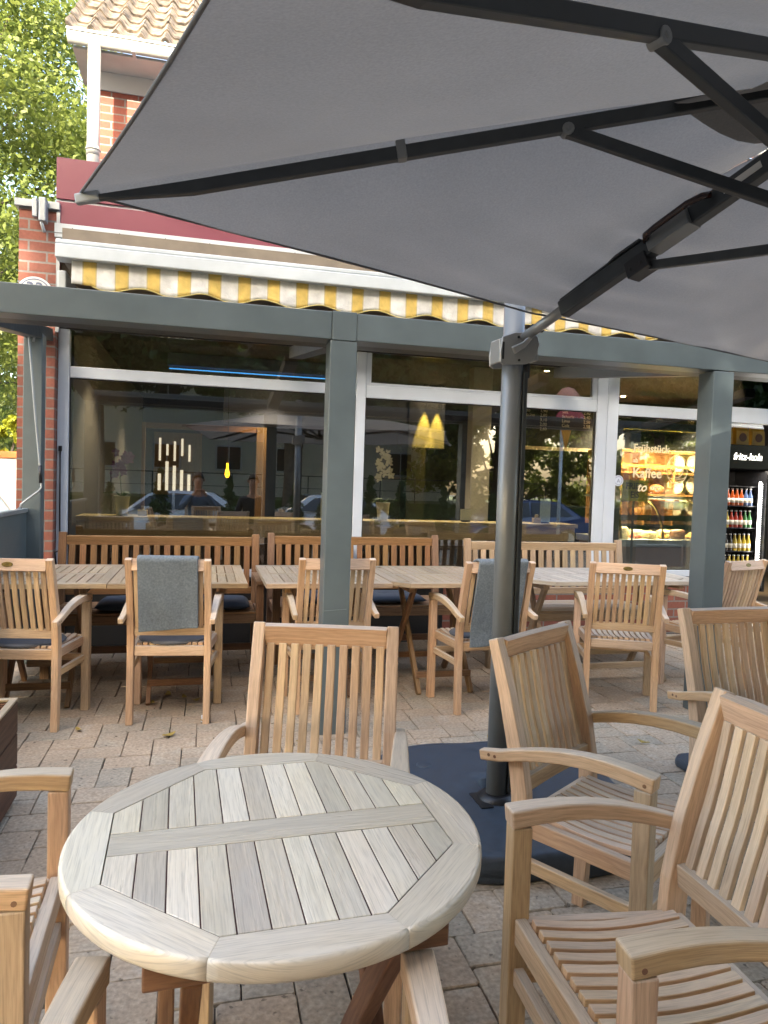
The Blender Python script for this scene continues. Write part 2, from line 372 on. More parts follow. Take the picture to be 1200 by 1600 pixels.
def glass_mat():
    m, t, b, N, L = mat('window_glass'); N.remove(b)
    tr = N.new('ShaderNodeBsdfTransparent'); tr.inputs[0].default_value = (.93, .95, .94, 1)
    gl = N.new('ShaderNodeBsdfGlossy'); gl.inputs['Roughness'].default_value = 0
    fr = N.new('ShaderNodeFresnel'); fr.inputs[0].default_value = 1.52
    a = N.new('ShaderNodeMath'); a.operation = 'MULTIPLY_ADD'; a.inputs[1].default_value = 1.1; a.inputs[2].default_value = .135; L.new(fr.outputs[0], a.inputs[0])
    mx = N.new('ShaderNodeMixShader'); L.new(a.outputs[0], mx.inputs[0]); L.new(tr.outputs[0], mx.inputs[1]); L.new(gl.outputs[0], mx.inputs[2]); L.new(mx.outputs[0], N['Material Output'].inputs[0])
    return m
M['glass'] = glass_mat()
def leaf_mat(name, c1, c2, tr=.4):
    m, t, b, N, L = mat(name)
    at = N.new('ShaderNodeAttribute'); at.attribute_name = 'tone'; s = N.new('ShaderNodeSeparateColor'); L.new(at.outputs['Color'], s.inputs[0])
    r = N.new('ShaderNodeValToRGB'); r.color_ramp.elements[0].color = (*c1, 1); r.color_ramp.elements[1].color = (*c2, 1); L.new(s.outputs[0], r.inputs[0])
    L.new(r.outputs[0], b.inputs['Base Color']); b.inputs['Roughness'].default_value = .5; b.inputs['Specular IOR Level'].default_value = .35
    t2 = N.new('ShaderNodeBsdfTranslucent'); L.new(r.outputs[0], t2.inputs[0]); mx = N.new('ShaderNodeMixShader'); mx.inputs[0].default_value = tr
    L.new(b.outputs[0], mx.inputs[1]); L.new(t2.outputs[0], mx.inputs[2]); L.new(mx.outputs[0], N['Material Output'].inputs[0]); return m
M['leaf'] = leaf_mat('leaf_yellow_green', (.11, .155, .03), (.23, .27, .065), .5)
M['leaf_dark'] = leaf_mat('leaf_mid_green', (.035, .075, .018), (.07, .12, .03))
M['leaf_yellow'] = leaf_mat('leaf_yellow_bush', (.2, .24, .02), (.36, .36, .04))
M['thuja'] = leaf_mat('thuja_green', (.03, .065, .02), (.06, .10, .03), .2)
M['bark'] = plain('bark', (.10, .08, .06), .9, 0, .4, 8, .8, 30)
M['dry_leaf'] = plain('dry_leaf', (.36, .25, .06), .8, 0, .3, 60)

def awning_mat():
    m, t, b, N, L = mat('awning_stripes')
    uv = N.new('ShaderNodeUVMap'); uv.uv_map = 'UVMap'; s = N.new('ShaderNodeSeparateXYZ'); L.new(uv.outputs[0], s.inputs[0])
    fr = N.new('ShaderNodeMath'); fr.operation = 'FRACT'; L.new(s.outputs[0], fr.inputs[0])
    r = N.new('ShaderNodeValToRGB'); cr = r.color_ramp; cr.interpolation = 'CONSTANT'
    cr.elements[0].position = 0; cr.elements[0].color = (.76, .77, .75, 1); cr.elements[1].position = .53; cr.elements[1].color = (.6, .5, .25, 1)
    for p, c in ((.57, (.74, .55, .16)), (.93, (.6, .5, .25)), (.97, (.76, .77, .75))): e = cr.elements.new(p); e.color = (*c, 1)
    L.new(fr.outputs[0], r.inputs[0])
    tc = N.new('ShaderNodeTexCoord'); n = N.new('ShaderNodeTexNoise'); n.inputs['Scale'].default_value = 14; n.inputs['Detail'].default_value = 6; L.new(tc.outputs['Object'], n.inputs['Vector'])
    mr = N.new('ShaderNodeMapRange'); mr.inputs[1].default_value = .3; mr.inputs[2].default_value = .7; mr.inputs[3].default_value = .8; mr.inputs[4].default_value = 1.08; L.new(n.outputs[0], mr.inputs[0])
    hs = N.new('ShaderNodeHueSaturation'); L.new(r.outputs[0], hs.inputs['Color']); L.new(mr.outputs[0], hs.inputs['Value']); L.new(hs.outputs[0], b.inputs['Base Color'])
    b.inputs['Roughness'].default_value = .7
    bp = N.new('ShaderNodeBump'); bp.inputs['Strength'].default_value = .5; bp.inputs['Distance'].default_value = .01; n3 = N.new('ShaderNodeTexNoise'); n3.inputs['Scale'].default_value = 20; n3.inputs['Distortion'].default_value = 1.5
    L.new(tc.outputs['Object'], n3.inputs['Vector']); L.new(n3.outputs[0], bp.inputs['Height']); L.new(bp.outputs[0], b.inputs['Normal'])
    t2 = N.new('ShaderNodeBsdfTranslucent'); L.new(hs.outputs[0], t2.inputs[0]); mx = N.new('ShaderNodeMixShader'); mx.inputs[0].default_value = .3
    L.new(b.outputs[0], mx.inputs[1]); L.new(t2.outputs[0], mx.inputs[2]); L.new(mx.outputs[0], N['Material Output'].inputs[0]); return m
M['awning'] = awning_mat()
def emis(name, col, st): return plain(name, col, .5, emit=st)

# ------------------------------------------------------------------ ground
g = MB(); g.prism([(-120, -120), (120, -120), (120, 120), (-120, 120)], -.6, -.45); struct(g.build('street', M['asphalt']))
g = MB(); g.prism([(-2.6, -4.2), (12, -4.2), (12, 13), (-1.7, 13), (-1.7, 6.3), (-2.6, 6.3)], -.5, -.014); struct(g.build('terrace_bed', M['joint']))
g = MB()
for x0, x1, y0, y1 in ((-2.75, -2.6, -4.2, 6.3), (-2.75, 12, -4.35, -4.2)): g.box(x0, x1, y0, y1, -.5, .0)
struct(g.build('kerb', plain('kerb_concrete', (.3, .29, .27), .9, 0, .15, 8, .3), bevel=.01))
# hilly lawn bank across the road
g = MB(); g.prism([(-40, -40), (40, -40), (40, -17), (-40, -17)], -.44, .55); struct(g.build('lawn_bank', M['grass']))
# herringbone of clay pavers, each with its own size, tilt and tone
def pavers():
    L_, W_ = .21, .14; ox, oy = -.44, 3.43
    mb = MB(); bm = mb.bm; rnd = random.Random(3)
    for a in range(-90, 90):
        for b in range(-60, 60):
            bx, by = ox+a*W_+b*L_, oy-a*W_+b*L_
            for (x0, y0, x1, y1) in ((bx, by, bx+L_, by+W_), (bx, by-L_, bx+W_, by)):
                cx, cy = (x0+x1)/2, (y0+y1)/2
                if not (-2.55 < cx < 8 and -4.1 < cy < 5.9): continue
                far = cy < .3 or cx < -2.2
                mb.new(); mb.t = (rnd.random(), rnd.random(), rnd.random(), 1)
                gp = .0008+rnd.random()*.0012; rx, ry = (rnd.random()-.5)*.0035, (rnd.random()-.5)*.0035
                z = (rnd.random()-.5)*.004; tx, ty = (rnd.random()-.5)*.02, (rnd.random()-.5)*.02
                def V(x, y, dz, ins):
                    jx, jy = (rnd.random()-.5)*.003, (rnd.random()-.5)*.003
                    return bm.verts.new((x+jx+rx, y+jy+ry, z+dz+(x-cx)*tx+(y-cy)*ty))
                if far:
                    v = [V(x0+gp, y0+gp, 0, 0), V(x1-gp, y0+gp, 0, 0), V(x1-gp, y1-gp, 0, 0), V(x0+gp, y1-gp, 0, 0)]
                    mb.face(v, [(0, 0)]*4); continue
                # outline with worn, irregular edges: 3 points a side, two chamfer rings
                i0, i1 = gp, gp+.0022+rnd.random()*.0015; c = .004+rnd.random()*.005
                def outl(i, dz, jit):
                    xa, xb, ya, yb = x0+i, x1-i, y0+i, y1-i; k = c
                    P_ = []
                    for (px, py, qx, qy) in ((xa+k, ya, xb-k, ya), (xb, ya+k, xb, yb-k), (xb-k, yb, xa+k, yb), (xa, yb-k, xa, ya+k)):
                        for f in (0, .33, .67, 1): P_.append((px+(qx-px)*f, py+(qy-py)*f))
                    return P_
                jj = [((rnd.random()-.5)*.0022, (rnd.random()-.5)*.0022) for _ in range(16)]
                def mk(i, dz): return [bm.verts.new((x+rx+j[0], y+ry+j[1], z+dz+(x-cx)*tx+(y-cy)*ty)) for (x, y), j in zip(outl(i, dz, 0), jj)]
                r0, r1, r2 = mk(i0, -.016), mk(i0+.0006, -.004), mk(i1, 0)
                n = len(r0)
                for A_, B_ in ((r0, r1), (r1, r2)):
                    for q in range(n): mb.face([A_[q], A_[(q+1) % n], B_[(q+1) % n], B_[q]], [(0, 0)]*4)
                mb.face(r2, [(0, 0)]*n)
    return struct(mb.build('paving', M['paver']))
pavers()

def debris():
    mb = MB(); rnd = random.Random(17); L_, W_ = .21, .14
    for i in range(2600):
        a, b = rnd.randint(-40, 40), rnd.randint(-25, 30); bx, by = -.44+a*W_+b*L_, 3.43-a*W_+b*L_
        f = rnd.random(); x, y = ((bx+f*L_, by) if rnd.random() < .5 else (bx, by+f*W_)); x += rnd.gauss(0, .004); y += rnd.gauss(0, .004)
        if rnd.random() < .25: x += rnd.uniform(-.1, .1); y += rnd.uniform(-.1, .1)
        if not (-1.5 < x < 4.5 and .6 < y < 5.8): continue
        s = .0015+.004*rnd.random()**3; an = rnd.random()*6.3; c, q = math.cos(an), math.sin(an); z = .0025; e = s*(1+3*rnd.random()**3)
        v = [mb.bm.verts.new((x+c*u-q*w_, y+q*u+c*w_, z+h)) for u, w_, h in ((-e, 0, 0), (0, -s, 0), (e, 0, 0), (0, s, 0), (0, 0, s*.8))]
        for k in range(4): mb.face([v[k], v[(k+1) % 4], v[4]], [(0, 0)]*3)
    o = mb.build('debris', plain('debris_brown', (.06, .045, .03), .9, 0, .5, 90)); tag(o, 'fine crumbs of dirt and leaf bits scattered in the paving joints', 'debris', kind='stuff')
debris()

# ------------------------------------------------------------------ cafe building (thing with parts)
B = empty('cafe_building', (0, 5.95, 0), 0, 'red brick cafe building with white framed shop windows and a maroon sign band', 'building')
def bp(name, mb, mt, bev=.0, **k):
    o = mb.build(name, mt, B, bevel=bev, **k); o.location = (0, -5.95, 0) if 'loc' not in k else o.location; return o
# plinth
bp('plinth_wall', MB().box(2.06, 4.66, 5.955, 6.12, -.01, .516), M['brick'])
bp('plinth_shade', MB().box(-1.11, 2.058, 5.955, 6.12, -.01, .516), plain('plinth_shade_black', (.012, .012, .013), .6))  # left plinth coloured black for the shade behind the benches
bp('window_sill', MB().box(-1.11, 4.66, 5.90, 6.14, .518, .548), plain('sill_dark', (.035, .037, .04), .5), .004)
# frames
G0, G1 = 5.90, 5.972
f = MB()
def fr(x0, x1, z0, z1, y0=G0, y1=G1): f.box(x0, x1, y0, y1, z0, z1)
fr(-1.112, -1.03, .55, 2.45); fr(-1.028, 1.208, 2.085, 2.172, G0+.003); fr(1.21, 1.292, .55, 2.45); fr(1.294, 3.468, 2.07, 2.175, G0+.003)
fr(3.47, 3.575, .55, 2.60, G0+.002); fr(3.577, 3.69, .55, 2.60); fr(3.692, 4.66, 2.05, 2.155, G0+.003); fr(4.662, 4.76, .0, 2.60)
fr(4.762, 7.2, 2.05, 2.20, G0+.003); fr(7.202, 7.3, 0, 2.6); fr(3.692, 4.66, 2.56, 2.60, G0+.004); fr(4.762, 7.2, 2.56, 2.6, G0+.004)
fr(-1.028, 1.208, .55, .61, G0+.004); fr(1.294, 3.468, .55, .61, G0+.004); fr(3.692, 4.66, .55, .61, G0+.004)
WF = bp('window_frame', f, M['white_frame'], .006)
f = MB()   # inner sash beads on the upper lights
for x0, x1 in ((1.294, 3.468),):
    for a in ((x0, x0+.045, 2.176, 2.449), (x1-.045, x1, 2.176, 2.449)): f.box(a[0], a[1], G0+.014, G1-.01, a[2], a[3])
    f.box(x0+.046, x1-.046, G0+.014, G1-.01, 2.176, 2.2)
f.build('sash', M['white_frame'], WF, bevel=.003)
# panes
for (x0, x1, z0, z1) in ((-1.03, 1.21, .61, 2.085), (-1.03, 1.21, 2.172, 2.45), (1.292, 3.47, .61, 2.07), (1.339, 3.42, 2.2, 2.45), (3.69, 4.662, .61, 2.05), (3.69, 4.662, 2.155, 2.56), (4.76, 7.2, 2.2, 2.56)):
    p = bp('window_pane', MB().box(x0, x1, 5.93, 5.938, z0, z1), M['glass'])
gk = MB()
for (x0, x1, z0, z1) in ((-1.03, 1.21, .61, 2.085), (1.292, 3.47, .61, 2.07), (3.69, 4.662, .61, 2.05)):
    t_ = .008
    for a in ((x0, x0+t_, z0, z1), (x1-t_, x1, z0, z1), (x0+t_, x1-t_, z0, z0+t_), (x0+t_, x1-t_, z1-t_, z1)): gk.box(a[0], a[1], 5.921, 5.9285, a[2], a[3])
gk.build('gasket', M['black'], WF)
# lintel / fascia above
bp('lintel', MB().box(-1.11, 7.6, 5.97, 6.15, 2.66, 3.09), M['soffit'])
bp('lintel_shade', MB().box(-1.11, 3.46, 5.92, 6.15, 2.452, 2.53), M['black'])  # lower lintel coloured black for the shade under the awning
bp('lintel_panel', MB().box(-1.11, 3.46, 5.925, 6.15, 2.532, 2.57).box(-1.11, 3.46, 5.925, 6.15, 2.575, 2.61).box(-1.11, 3.46, 5.925, 6.15, 2.615, 2.655), plain('lintel_grey', (.33, .33, .31), .6))
bp('lintel_shade', MB().box(3.70, 7.2, 5.92, 6.15, 2.602, 2.655), M['black'])
bp('roof_edge', MB().box(-1.125, 9, 5.78, 6.1, 3.095, 3.125).box(-1.125, 9, 5.775, 5.79, 3.127, 3.197), M['white_alu'], .003)
for k in range(16): bp('rivet', MB().tube([(-1.0+k*.33, 5.774, 3.165), (-1.0+k*.33, 5.77, 3.165)], .004, 6), M['black'])
bp('sign_band', MB().box(-1.12, 9, 5.80, 5.86, 3.200, 3.365).box(-1.12, 9, 5.80, 5.86, 3.385, 3.685), M['maroon'], .003)
bp('sign_trim', MB().box(-1.12, 9, 5.815, 5.855, 3.366, 3.384), M['white_alu'])
bp('flat_roof', MB().box(-1.1, 9, 5.87, 9, 3.3, 3.5), M['zinc'])
# corner pillar
PL = bp('corner_pillar', MB().box(-1.369, -1.115, 5.8, 6.25, -.45, 3.29), M['brick'])
c_ = MB().box(-1.395, -1.09, 5.77, 6.28, 3.292, 3.345); c_.build('zinc_cap', M['zinc'], PL, bevel=.004)
bp('side_wall', MB().box(-1.369, -1.12, 6.252, 13, -.45, 3.2), M['brick'])
bp('drip_strip', MB().box(-1.113, -1.09, 5.79, 5.80, 2.4, 3.29), M['zinc'])
# upper storey set back
up = 7.6
bp('upper_wall', MB().box(-1.125, 8, up, up+.3, 3.5, 5.10), M['brick_up'])
bp('render_band', MB().box(-1.13, 8, up-.012, up+.3, 5.105, 5.275), M['white_paint'])
bp('eave_board', MB().box(-1.28, 8, up-.34, up+.3, 5.277, 5.305), M['pvc'], .004)
gt = MB()
gt.tube([(-1.31, up-.40, 5.345), (8, up-.40, 5.345)], .062, 14); gt.box(-1.31, 8, up-.355, up-.34, 5.307, 5.415)
for k in range(8): gt.box(-.75+k*.9, -.72+k*.9, up-.47, up-.34, 5.262, 5.275)
gt.box(-1.315, 8, up-.468, up-.455, 5.373, 5.393)
gt_o = bp('gutter', gt, M['pvc'])
dp = MB().tube([(-1.08, up-.40, 5.31), (-1.08, up-.40, 3.5)], .057, 18)
dp.tube([(-1.08, up-.40, 4.38), (-1.08, up-.40, 4.30)], .061, 18).tube([(-1.08, up-.40, 4.36), (-1.08, up-.40, 4.345)], .068, 18).box(-1.08, -1.05, up-.36, up-.0, 4.345, 4.36)
bp('downpipe', dp, M['pvc'])
# pantile roof: waves across, a lip at each course
def tiles():
    vs, fs, tn = [], [], []; pitch = R(42); cw, cl = .215, .34; nx = 10; ncx = 26; ncy = 9
    rnd = random.Random(5)
    mb = MB()
    for j in range(ncy):
        for i in range(ncx):
            mb.t = (rnd.random(), rnd.random(), rnd.random(), 1)
            x0 = -1.32+i*cw; oz = (rnd.random()-.5)*.008; pr = None
            for sgrid in range(nx+1):
                f_ = sgrid/nx; x = x0+f_*cw*1.02; h = .032*math.cos(2*PI*f_)**1+.012*math.cos(4*PI*f_)
                col = []
                for (s_, lift) in ((-.03, -.012), (-.03, .022), (0.0, .026), (cl, .0)):
                    d = j*cl+s_; col.append(mb.bm.verts.new((x, up-.42+d*math.cos(pitch)-(h+lift+oz)*math.sin(pitch), 5.405+d*math.sin(pitch)+(h+lift+oz)*math.cos(pitch))))
                if pr:
                    for q in range(3): mb.face([pr[q], col[q], col[q+1], pr[q+1]], [(0, 0)]*4, q == 2)
                pr = col
    return mb
tm, t_, b_, N_, L_ = mat('roof_tile')
at = N_.new('ShaderNodeAttribute'); at.attribute_name = 'tone'; tc = N_.new('ShaderNodeTexCoord'); n = N_.new('ShaderNodeTexNoise'); n.inputs['Scale'].default_value = 16; n.inputs['Detail'].default_value = 8; L_.new(tc.outputs['Object'], n.inputs['Vector'])
r_ = N_.new('ShaderNodeValToRGB'); r_.color_ramp.elements[0].position = .35; r_.color_ramp.elements[1].position = .62; r_.color_ramp.elements[0].color = (.05, .042, .034, 1); r_.color_ramp.elements[1].color = (.22, .17, .125, 1)
L_.new(n.outputs[0], r_.inputs[0]); s_ = N_.new('ShaderNodeSeparateColor'); L_.new(at.outputs['Color'], s_.inputs[0]); mr_ = N_.new('ShaderNodeMapRange'); mr_.inputs[3].default_value = .75; mr_.inputs[4].default_value = 1.2; L_.new(s_.outputs[0], mr_.inputs[0])
h_ = N_.new('ShaderNodeHueSaturation'); L_.new(r_.outputs[0], h_.inputs['Color']); L_.new(mr_.outputs[0], h_.inputs['Value']); L_.new(h_.outputs[0], b_.inputs['Base Color']); b_.inputs['Roughness'].default_value = .9
bp('tiled_roof', tiles(), tm)
# sliding glass door leaf pushed open behind the right pane
dm = plain('door_frame_bluegrey', (.16, .19, .235), .4)
D = bp('sliding_door', MB().box(3.75, 3.83, 6.03, 6.075, .03, 2.02).box(4.79, 4.87, 6.03, 6.075, .03, 2.02).box(3.831, 4.789, 6.03, 6.075, 1.945, 2.02).box(3.831, 4.789, 6.03, 6.075, .03, .13), dm, .004)
MB().tube([(4.85, 6.02, .80), (4.85, 5.90, .82), (4.85, 5.90, 1.10), (4.85, 6.02, 1.12)], .016, 10).build('handle', M['white_alu'], D)
MB().box(3.831, 4.789, 6.048, 6.054, .131, 1.944).build('door_pane', M['glass'], D)
MB().box(4.80, 5.25, 5.86, 5.895, 2.0, 2.035).tube([(4.9, 5.85, 2.01), (5.2, 5.80, 1.995)], .01).build('door_closer', M['white_alu'], WF, bevel=.004)
# house number plate
hp = MB(); hp.prism(ring(0, 0, .128, 48), 0, .012); HP = hp.build('number_plate', plain('enamel_white', (.6, .62, .62), .3), PL, bevel=.004)
HP.rotation_euler = (PI/2, 0, 0); HP.location = (-1.255, 5.796, 2.665)
hr = MB(); o_, i_ = ring(0, 0, .112, 48), ring(0, 0, .106, 48)
for k in range(48): j = (k+1) % 48; hr.prism([o_[k], o_[j], i_[j], i_[k]], .0125, .014, keep=True)
hr.build('rim_line', plain('enamel_blue', (.10, .13, .22), .4), HP)
text('digits', '33', .125, M.setdefault('enamel_ink', plain('enamel_ink', (.13, .16, .24), .4)), HP, (0, -.0, .0125), (0, 0, 0), .001, 'CENTER', bold=.002)
# floodlight on the cap
fl = MB().box(-1.262, -1.225, 5.70, 5.768, 3.20, 3.335).box(-1.215, -1.165, 5.68, 5.768, 3.17, 3.34); fl.tube([(-1.2, 5.70, 3.17), (-1.18, 5.72, 3.10)], .012)
tag(fl.build('security_lamp', M['zinc'], None, bevel=.008), 'small grey outdoor spotlight clamped on the zinc cap of the brick pillar', 'lamp')

# ------------------------------------------------------------------ awning
A = empty('awning', (1.3, 5.5, 2.8), 0, 'retracted shop awning with yellow and white striped scalloped valance', 'awning')
Ao = (-1.3, -5.5, -2.8)
def ap(n, mb, mt, **k): o = mb.build(n, mt, A, **k); o.location = Ao; return o
ap('front_bar', MB().box(-1.04, 5.6, 5.36, 5.50, 2.835, 2.93).box(-1.04, 5.6, 5.37, 5.49, 2.932, 2.965), M['white_alu'], bevel=.008)
ap('cassette', MB().box(-1.02, 5.6, 5.502, 5.96, 2.86, 3.08), M['soffit'])
def valance():
    mb = MB(); x = -.94; x1 = 5.58; N = 900; prev = None; n_z = 6
    for i in range(N+1):
        xx = x+(x1-x)*i/N; ph = (xx+.692)/.43*2*PI
        bot = 2.664-.022*math.cos(ph)
        if xx < -.80: bot = 2.665-.01*math.cos(ph)
        fold = .012*noise.noise(Vector((xx*3.1, 0, 0)))+.006*noise.noise(Vector((xx*11, 3, 0)))
        col = []
        for k in range(n_z+1):
            f_ = k/n_z; z = 2.838+(bot-2.838)*f_
            col.append(mb.bm.verts.new((xx, 5.415+fold*2.2*f_+.004*noise.noise(Vector((xx*22, f_*6, 1))), z)))
        if prev:
            for k in range(n_z):
                u0 = (xx-(x1-x)/N+.94)/.2135+.20; u1 = (xx+.94)/.2135+.20
                mb.face([prev[k], col[k], col[k+1], prev[k+1]], [(u0, 0), (u1, 0), (u1, 1), (u0, 1)], True)
        prev = col
    return mb
V_ = ap('valance', valance(), M['awning'])
so_ = V_.modifiers.new('t', 'SOLIDIFY'); so_.thickness = .0015
hm = MB(); pts = []
for i in range(400):
    xx = -.8+6.38*i/399; ph = (xx+.692)/.43*2*PI; fold = .012*noise.noise(Vector((xx*3.1, 0, 0)))+.006*noise.noise(Vector((xx*11, 3, 0)))
    pts.append((xx, 5.413+fold*2.2, 2.662-.022*math.cos(ph)))
o = MB().tube(pts, .004, 6).build('hem', plain('awning_hem', (.5, .42, .16), .7), V_)
ap('side_arm', MB().box(-1.06, -1.0, 5.56, 5.96, 2.50, 2.80), M['white_alu'], bevel=.01)

# ------------------------------------------------------------------ pergola
Pg = empty('pergola', (.68, 3.77, 0), 0, 'grey powder coated metal pergola frame standing in front of the cafe windows', 'pergola')
Po = (-.68, -3.77, 0)
def pp(n, mb, bev=.004, mt=None): o = mb.build(n, mt or M['grey_metal'], Pg, bevel=bev); o.location = Po; return o
pp('beam', MB().box(-1.25, .618, 3.70, 3.84, 2.094, 2.236).box(.752, 5.35, 3.70, 3.84, 2.094, 2.236))
pp('joint_cover', MB().box(.62, .75, 3.696, 3.844, 2.09, 2.24))
pp('beam_shade_rail', MB().box(-1.1, 5.2, 3.842, 4.02, 2.105, 2.17), mt=M['rib'])  # added dark strip standing in for shade under and behind the beam
for x0 in (-1.25, .613, 2.945, 5.21):
    pp('post', MB().box(x0, x0+.142, 3.70, 3.84, 0, 2.089))
sc = pp('scratch', MB().sweep([(.628, 3.6985, .585), (.640, 3.6985, .578), (.655, 3.6985, .582)], .003, .001, (0, 0, 1)), 0, M['white_alu']); pp('scratch', MB().sweep([(.62, 3.6985, .668), (.74, 3.6985, .676)], .0016, .001, (0, 0, 1)), 0, M['zinc'])
wp = pp('post', MB().box(-1.243, -1.122, 5.42, 5.54, 0, 2.318))
for x0 in (-1.24, .62, 2.95, 5.215):
    pp('rafter', MB().sweep([(x0+.06, 4.022, 2.15), (x0+.06, 5.78, 2.375)], .11, .09, (1, 0, 0)), mt=M['rib'])  # dark colour puts the shade of the undersides into the grey rafters
# wind screen panel running forward from the wall post
W_ = empty('wind_screen', (-1.2, 5.3, 0), 0, 'low dark grey wind screen panel beside the brick pillar at the left edge', 'screen')
o = MB().box(-1.235, -1.21, 3.95, 5.415, .08, 1.07).build('panel', M['grey_metal'], W_); o.location = (1.2, -5.3, 0)
o = MB().box(-1.245, -1.20, 3.93, 5.417, 1.072, 1.10).build('top_rail', M['zinc'], W_, bevel=.004); o.location = (1.2, -5.3, 0)
o = MB().box(-1.24, -1.205, 3.935, 3.949, 0, 1.07).build('end_post', M['grey_metal'], W_); o.location = (1.2, -5.3, 0)
# crank rod
cr = MB().tube([(-1.16, 5.33, 2.24), (-1.15, 5.32, 2.29), (-1.165, 5.31, 2.31), (-1.185, 5.31, 2.28), (-1.18, 5.31, 2.22), (-1.14, 5.31, 1.75), (-1.10, 5.31, 1.33), (-1.095, 5.31, 1.25), (-1.11, 5.31, 1.225), (-1.19, 5.31, 1.16), (-1.222, 5.31, 1.13), (-1.228, 5.31, 1.10)], .0075, 8)
CR = cr.build('awning_crank', M['zinc'])
tag(CR, 'thin bent awning crank rod hanging from a hook beside the left pergola post', 'crank')
MB().tube([(-1.228, 5.31, 1.11), (-1.222, 5.31, .96)], .013, 10).build('grip', M['grey_metal'], CR)
MB().tube([(-1.105, 5.31, 1.40), (-1.10, 5.31, 1.28)], .012, 10).build('sleeve', M['black'], CR)
cb = MB().tube([(-1.085, 5.885, 1.52), (-1.083, 5.885, 1.1), (-1.08, 5.885, .86), (-1.06, 5.87, .78), (-1.08, 5.86, .76), (-1.11, 5.87, .745), (-1.10, 5.87, .65), (-1.115, 5.87, .4), (-1.1, 5.87, 0.01)], .006, 8)
cb.box(-1.096, -1.074, 5.875, 5.899, 1.52, 1.56)
tag(cb.build('power_cable', M['black']), 'black cable hanging down the white window frame by the pillar', 'cable')
# crank rod

# ------------------------------------------------------------------ chairs
def chair_proto():
    r = empty('teak_armchair')
    T = M['teak']; bev = .0035
    for s in (-1, 1):   # rear legs run up as back posts
        z_ = [0, .2, .40, .50, .62, .76, .915]; y_ = [-.150, -.142, -.136, -.142, -.162, -.198, -.245]
        MB().sweep([(s*.203, y, z) for y, z in zip(y_, z_)], [.036]*7, [.040, .044, .05, .05, .046, .040, .032], (1, 0, 0)).build('leg', T, r, bevel=bev)
        MB().sweep([(s*.233, .217, 0), (s*.233, .217, .628)], .044, .044, (1, 0, 0)).build('leg', T, r, bevel=bev)
        pts = []; wd = []; th = []
        for i in range(9):
            q = i/8; y = .243-q*.50
            z = .6465+.020*math.sin(PI*min(q*1.15, 1))-.062*q**1.6; x = .232+.012*math.sin(PI*q)*1-.0*q
            x = .232 + .004*q
            pts.append((s*x, y, z)); wd.append(.050-.022*q**.8); th.append(.040-.010*q)
        a = MB().sweep(pts, wd, th, (1, 0, 0))
        ao = a.build('armrest', T, r, bevel=.005, seg=3)
        pg = MB()
        for yy in (-.205, -.225): pg.tube([(s*.2478, yy, .593), (s*.2506, yy, .593)], .005, 8)
        pg.tube([(s*.2555, .222, .643), (s*.2575, .222, .643)], .005, 8)
        pg.build('plug', M['teak_dark'], ao)
    b = MB()
    # top rail, slightly bowed, between the posts
    def by(z): # back plane y at height z
        zz = [.40, .50, .62, .76, .915]; yy = [-.136, -.142, -.162, -.198, -.245]
        for i in range(4):
            if z <= zz[i+1]: return yy[i]+(yy[i+1]-yy[i])*(z-zz[i])/(zz[i+1]-zz[i])
        return yy[-1]
    rl = [(-.185+.37*i/8, by(.882)-.006*math.sin(PI*i/8), .882) for i in range(9)]
    b.sweep(rl, .024, .064, (0, 1, -.28))
    rl = [(-.185+.37*i/8, by(.515)-.006*math.sin(PI*i/8), .515) for i in range(9)]
    b.sweep(rl, .022, .05, (0, 1, -.1))
    for i in range(10):
        x = -.185+.37*(i+.5)/10; pp_ = []
        for k in range(8):
            z = .532+(.856-.532)*k/7; pp_.append((x, by(z)-.004-.012*math.sin(PI*k/7), z))
        b.sweep(pp_, .0245, .012, (1, 0, 0))
    b.build('backrest', T, r, bevel=.0022, seg=2)
    f = MB()
    f.box(-.211, .211, .203, .229, .378, .434)                    # front rail
    f.box(-.185, .185, -.150, -.124, .376, .430)                   # rear rail
    for s in (-1, 1): f.sweep([(s*.212, .2025, .405), (s*.192, -.1235, .402)], .024, .05, (1, 0, 0))
    f.build('seat_frame', T, r, bevel=bev)
    MB().box(-.211, .211, .205, .228, .288, .326).build('stretcher', T, r, bevel=.003)
    for s in (-1, 1): MB().sweep([(s*.222, .196, .305), (s*.203, -.118, .302)], .02, .036, (1, 0, 0)).build('stretcher', T, r, bevel=.003)
    sl_ = MB()
    for i in range(11):
        t = (i+.5)/11*2-1; pts = []
        for k in range(9):
            q = k/8; y = .201-q*.324; hw = (.200-.016*q)*.97
            pts.append((t*hw, y, (.437-.014*math.sin(PI*q))))
        sl_.sweep(pts, [.0245]*9, .016, (1, 0, 0))
    sl_.build('seat', T, r, bevel=.002)
    bd = MB(); pts = [(.028*math.cos(2*PI*k/24), .0125*math.sin(2*PI*k/24)) for k in range(24)]
    bd.prism(pts, 0, .0015); o = bd.build('badge', M['brass'], r, bevel=.0005)
    o.location = (0, -.2535, .886); o.rotation_euler = (PI/2-.28, 0, 0)
    return r
proto = chair_proto()
CH = {'c1': (-.914, 4.156, -.179), 'c2': (-.160, 4.154, -.100), 'c3': (.735, 4.218, .012), 'c4': (1.662, 4.079, .056), 'c5': (2.568, 4.003, -.409),
      'R': (1.977, 2.084, 3.198), 'M': (1.125, 1.802, 3.734), 'N': (.876, 1.140, 1.527), 'C': (.301, 1.896, 2.871), 'B': (.048, .774, -.164), 'L': (-.521, 1.496, -1.539),
      'c6': (3.43, 4.22, .30), 'P1': (-.12, -.42, .0), 'P2': (.78, -.55, .05)}
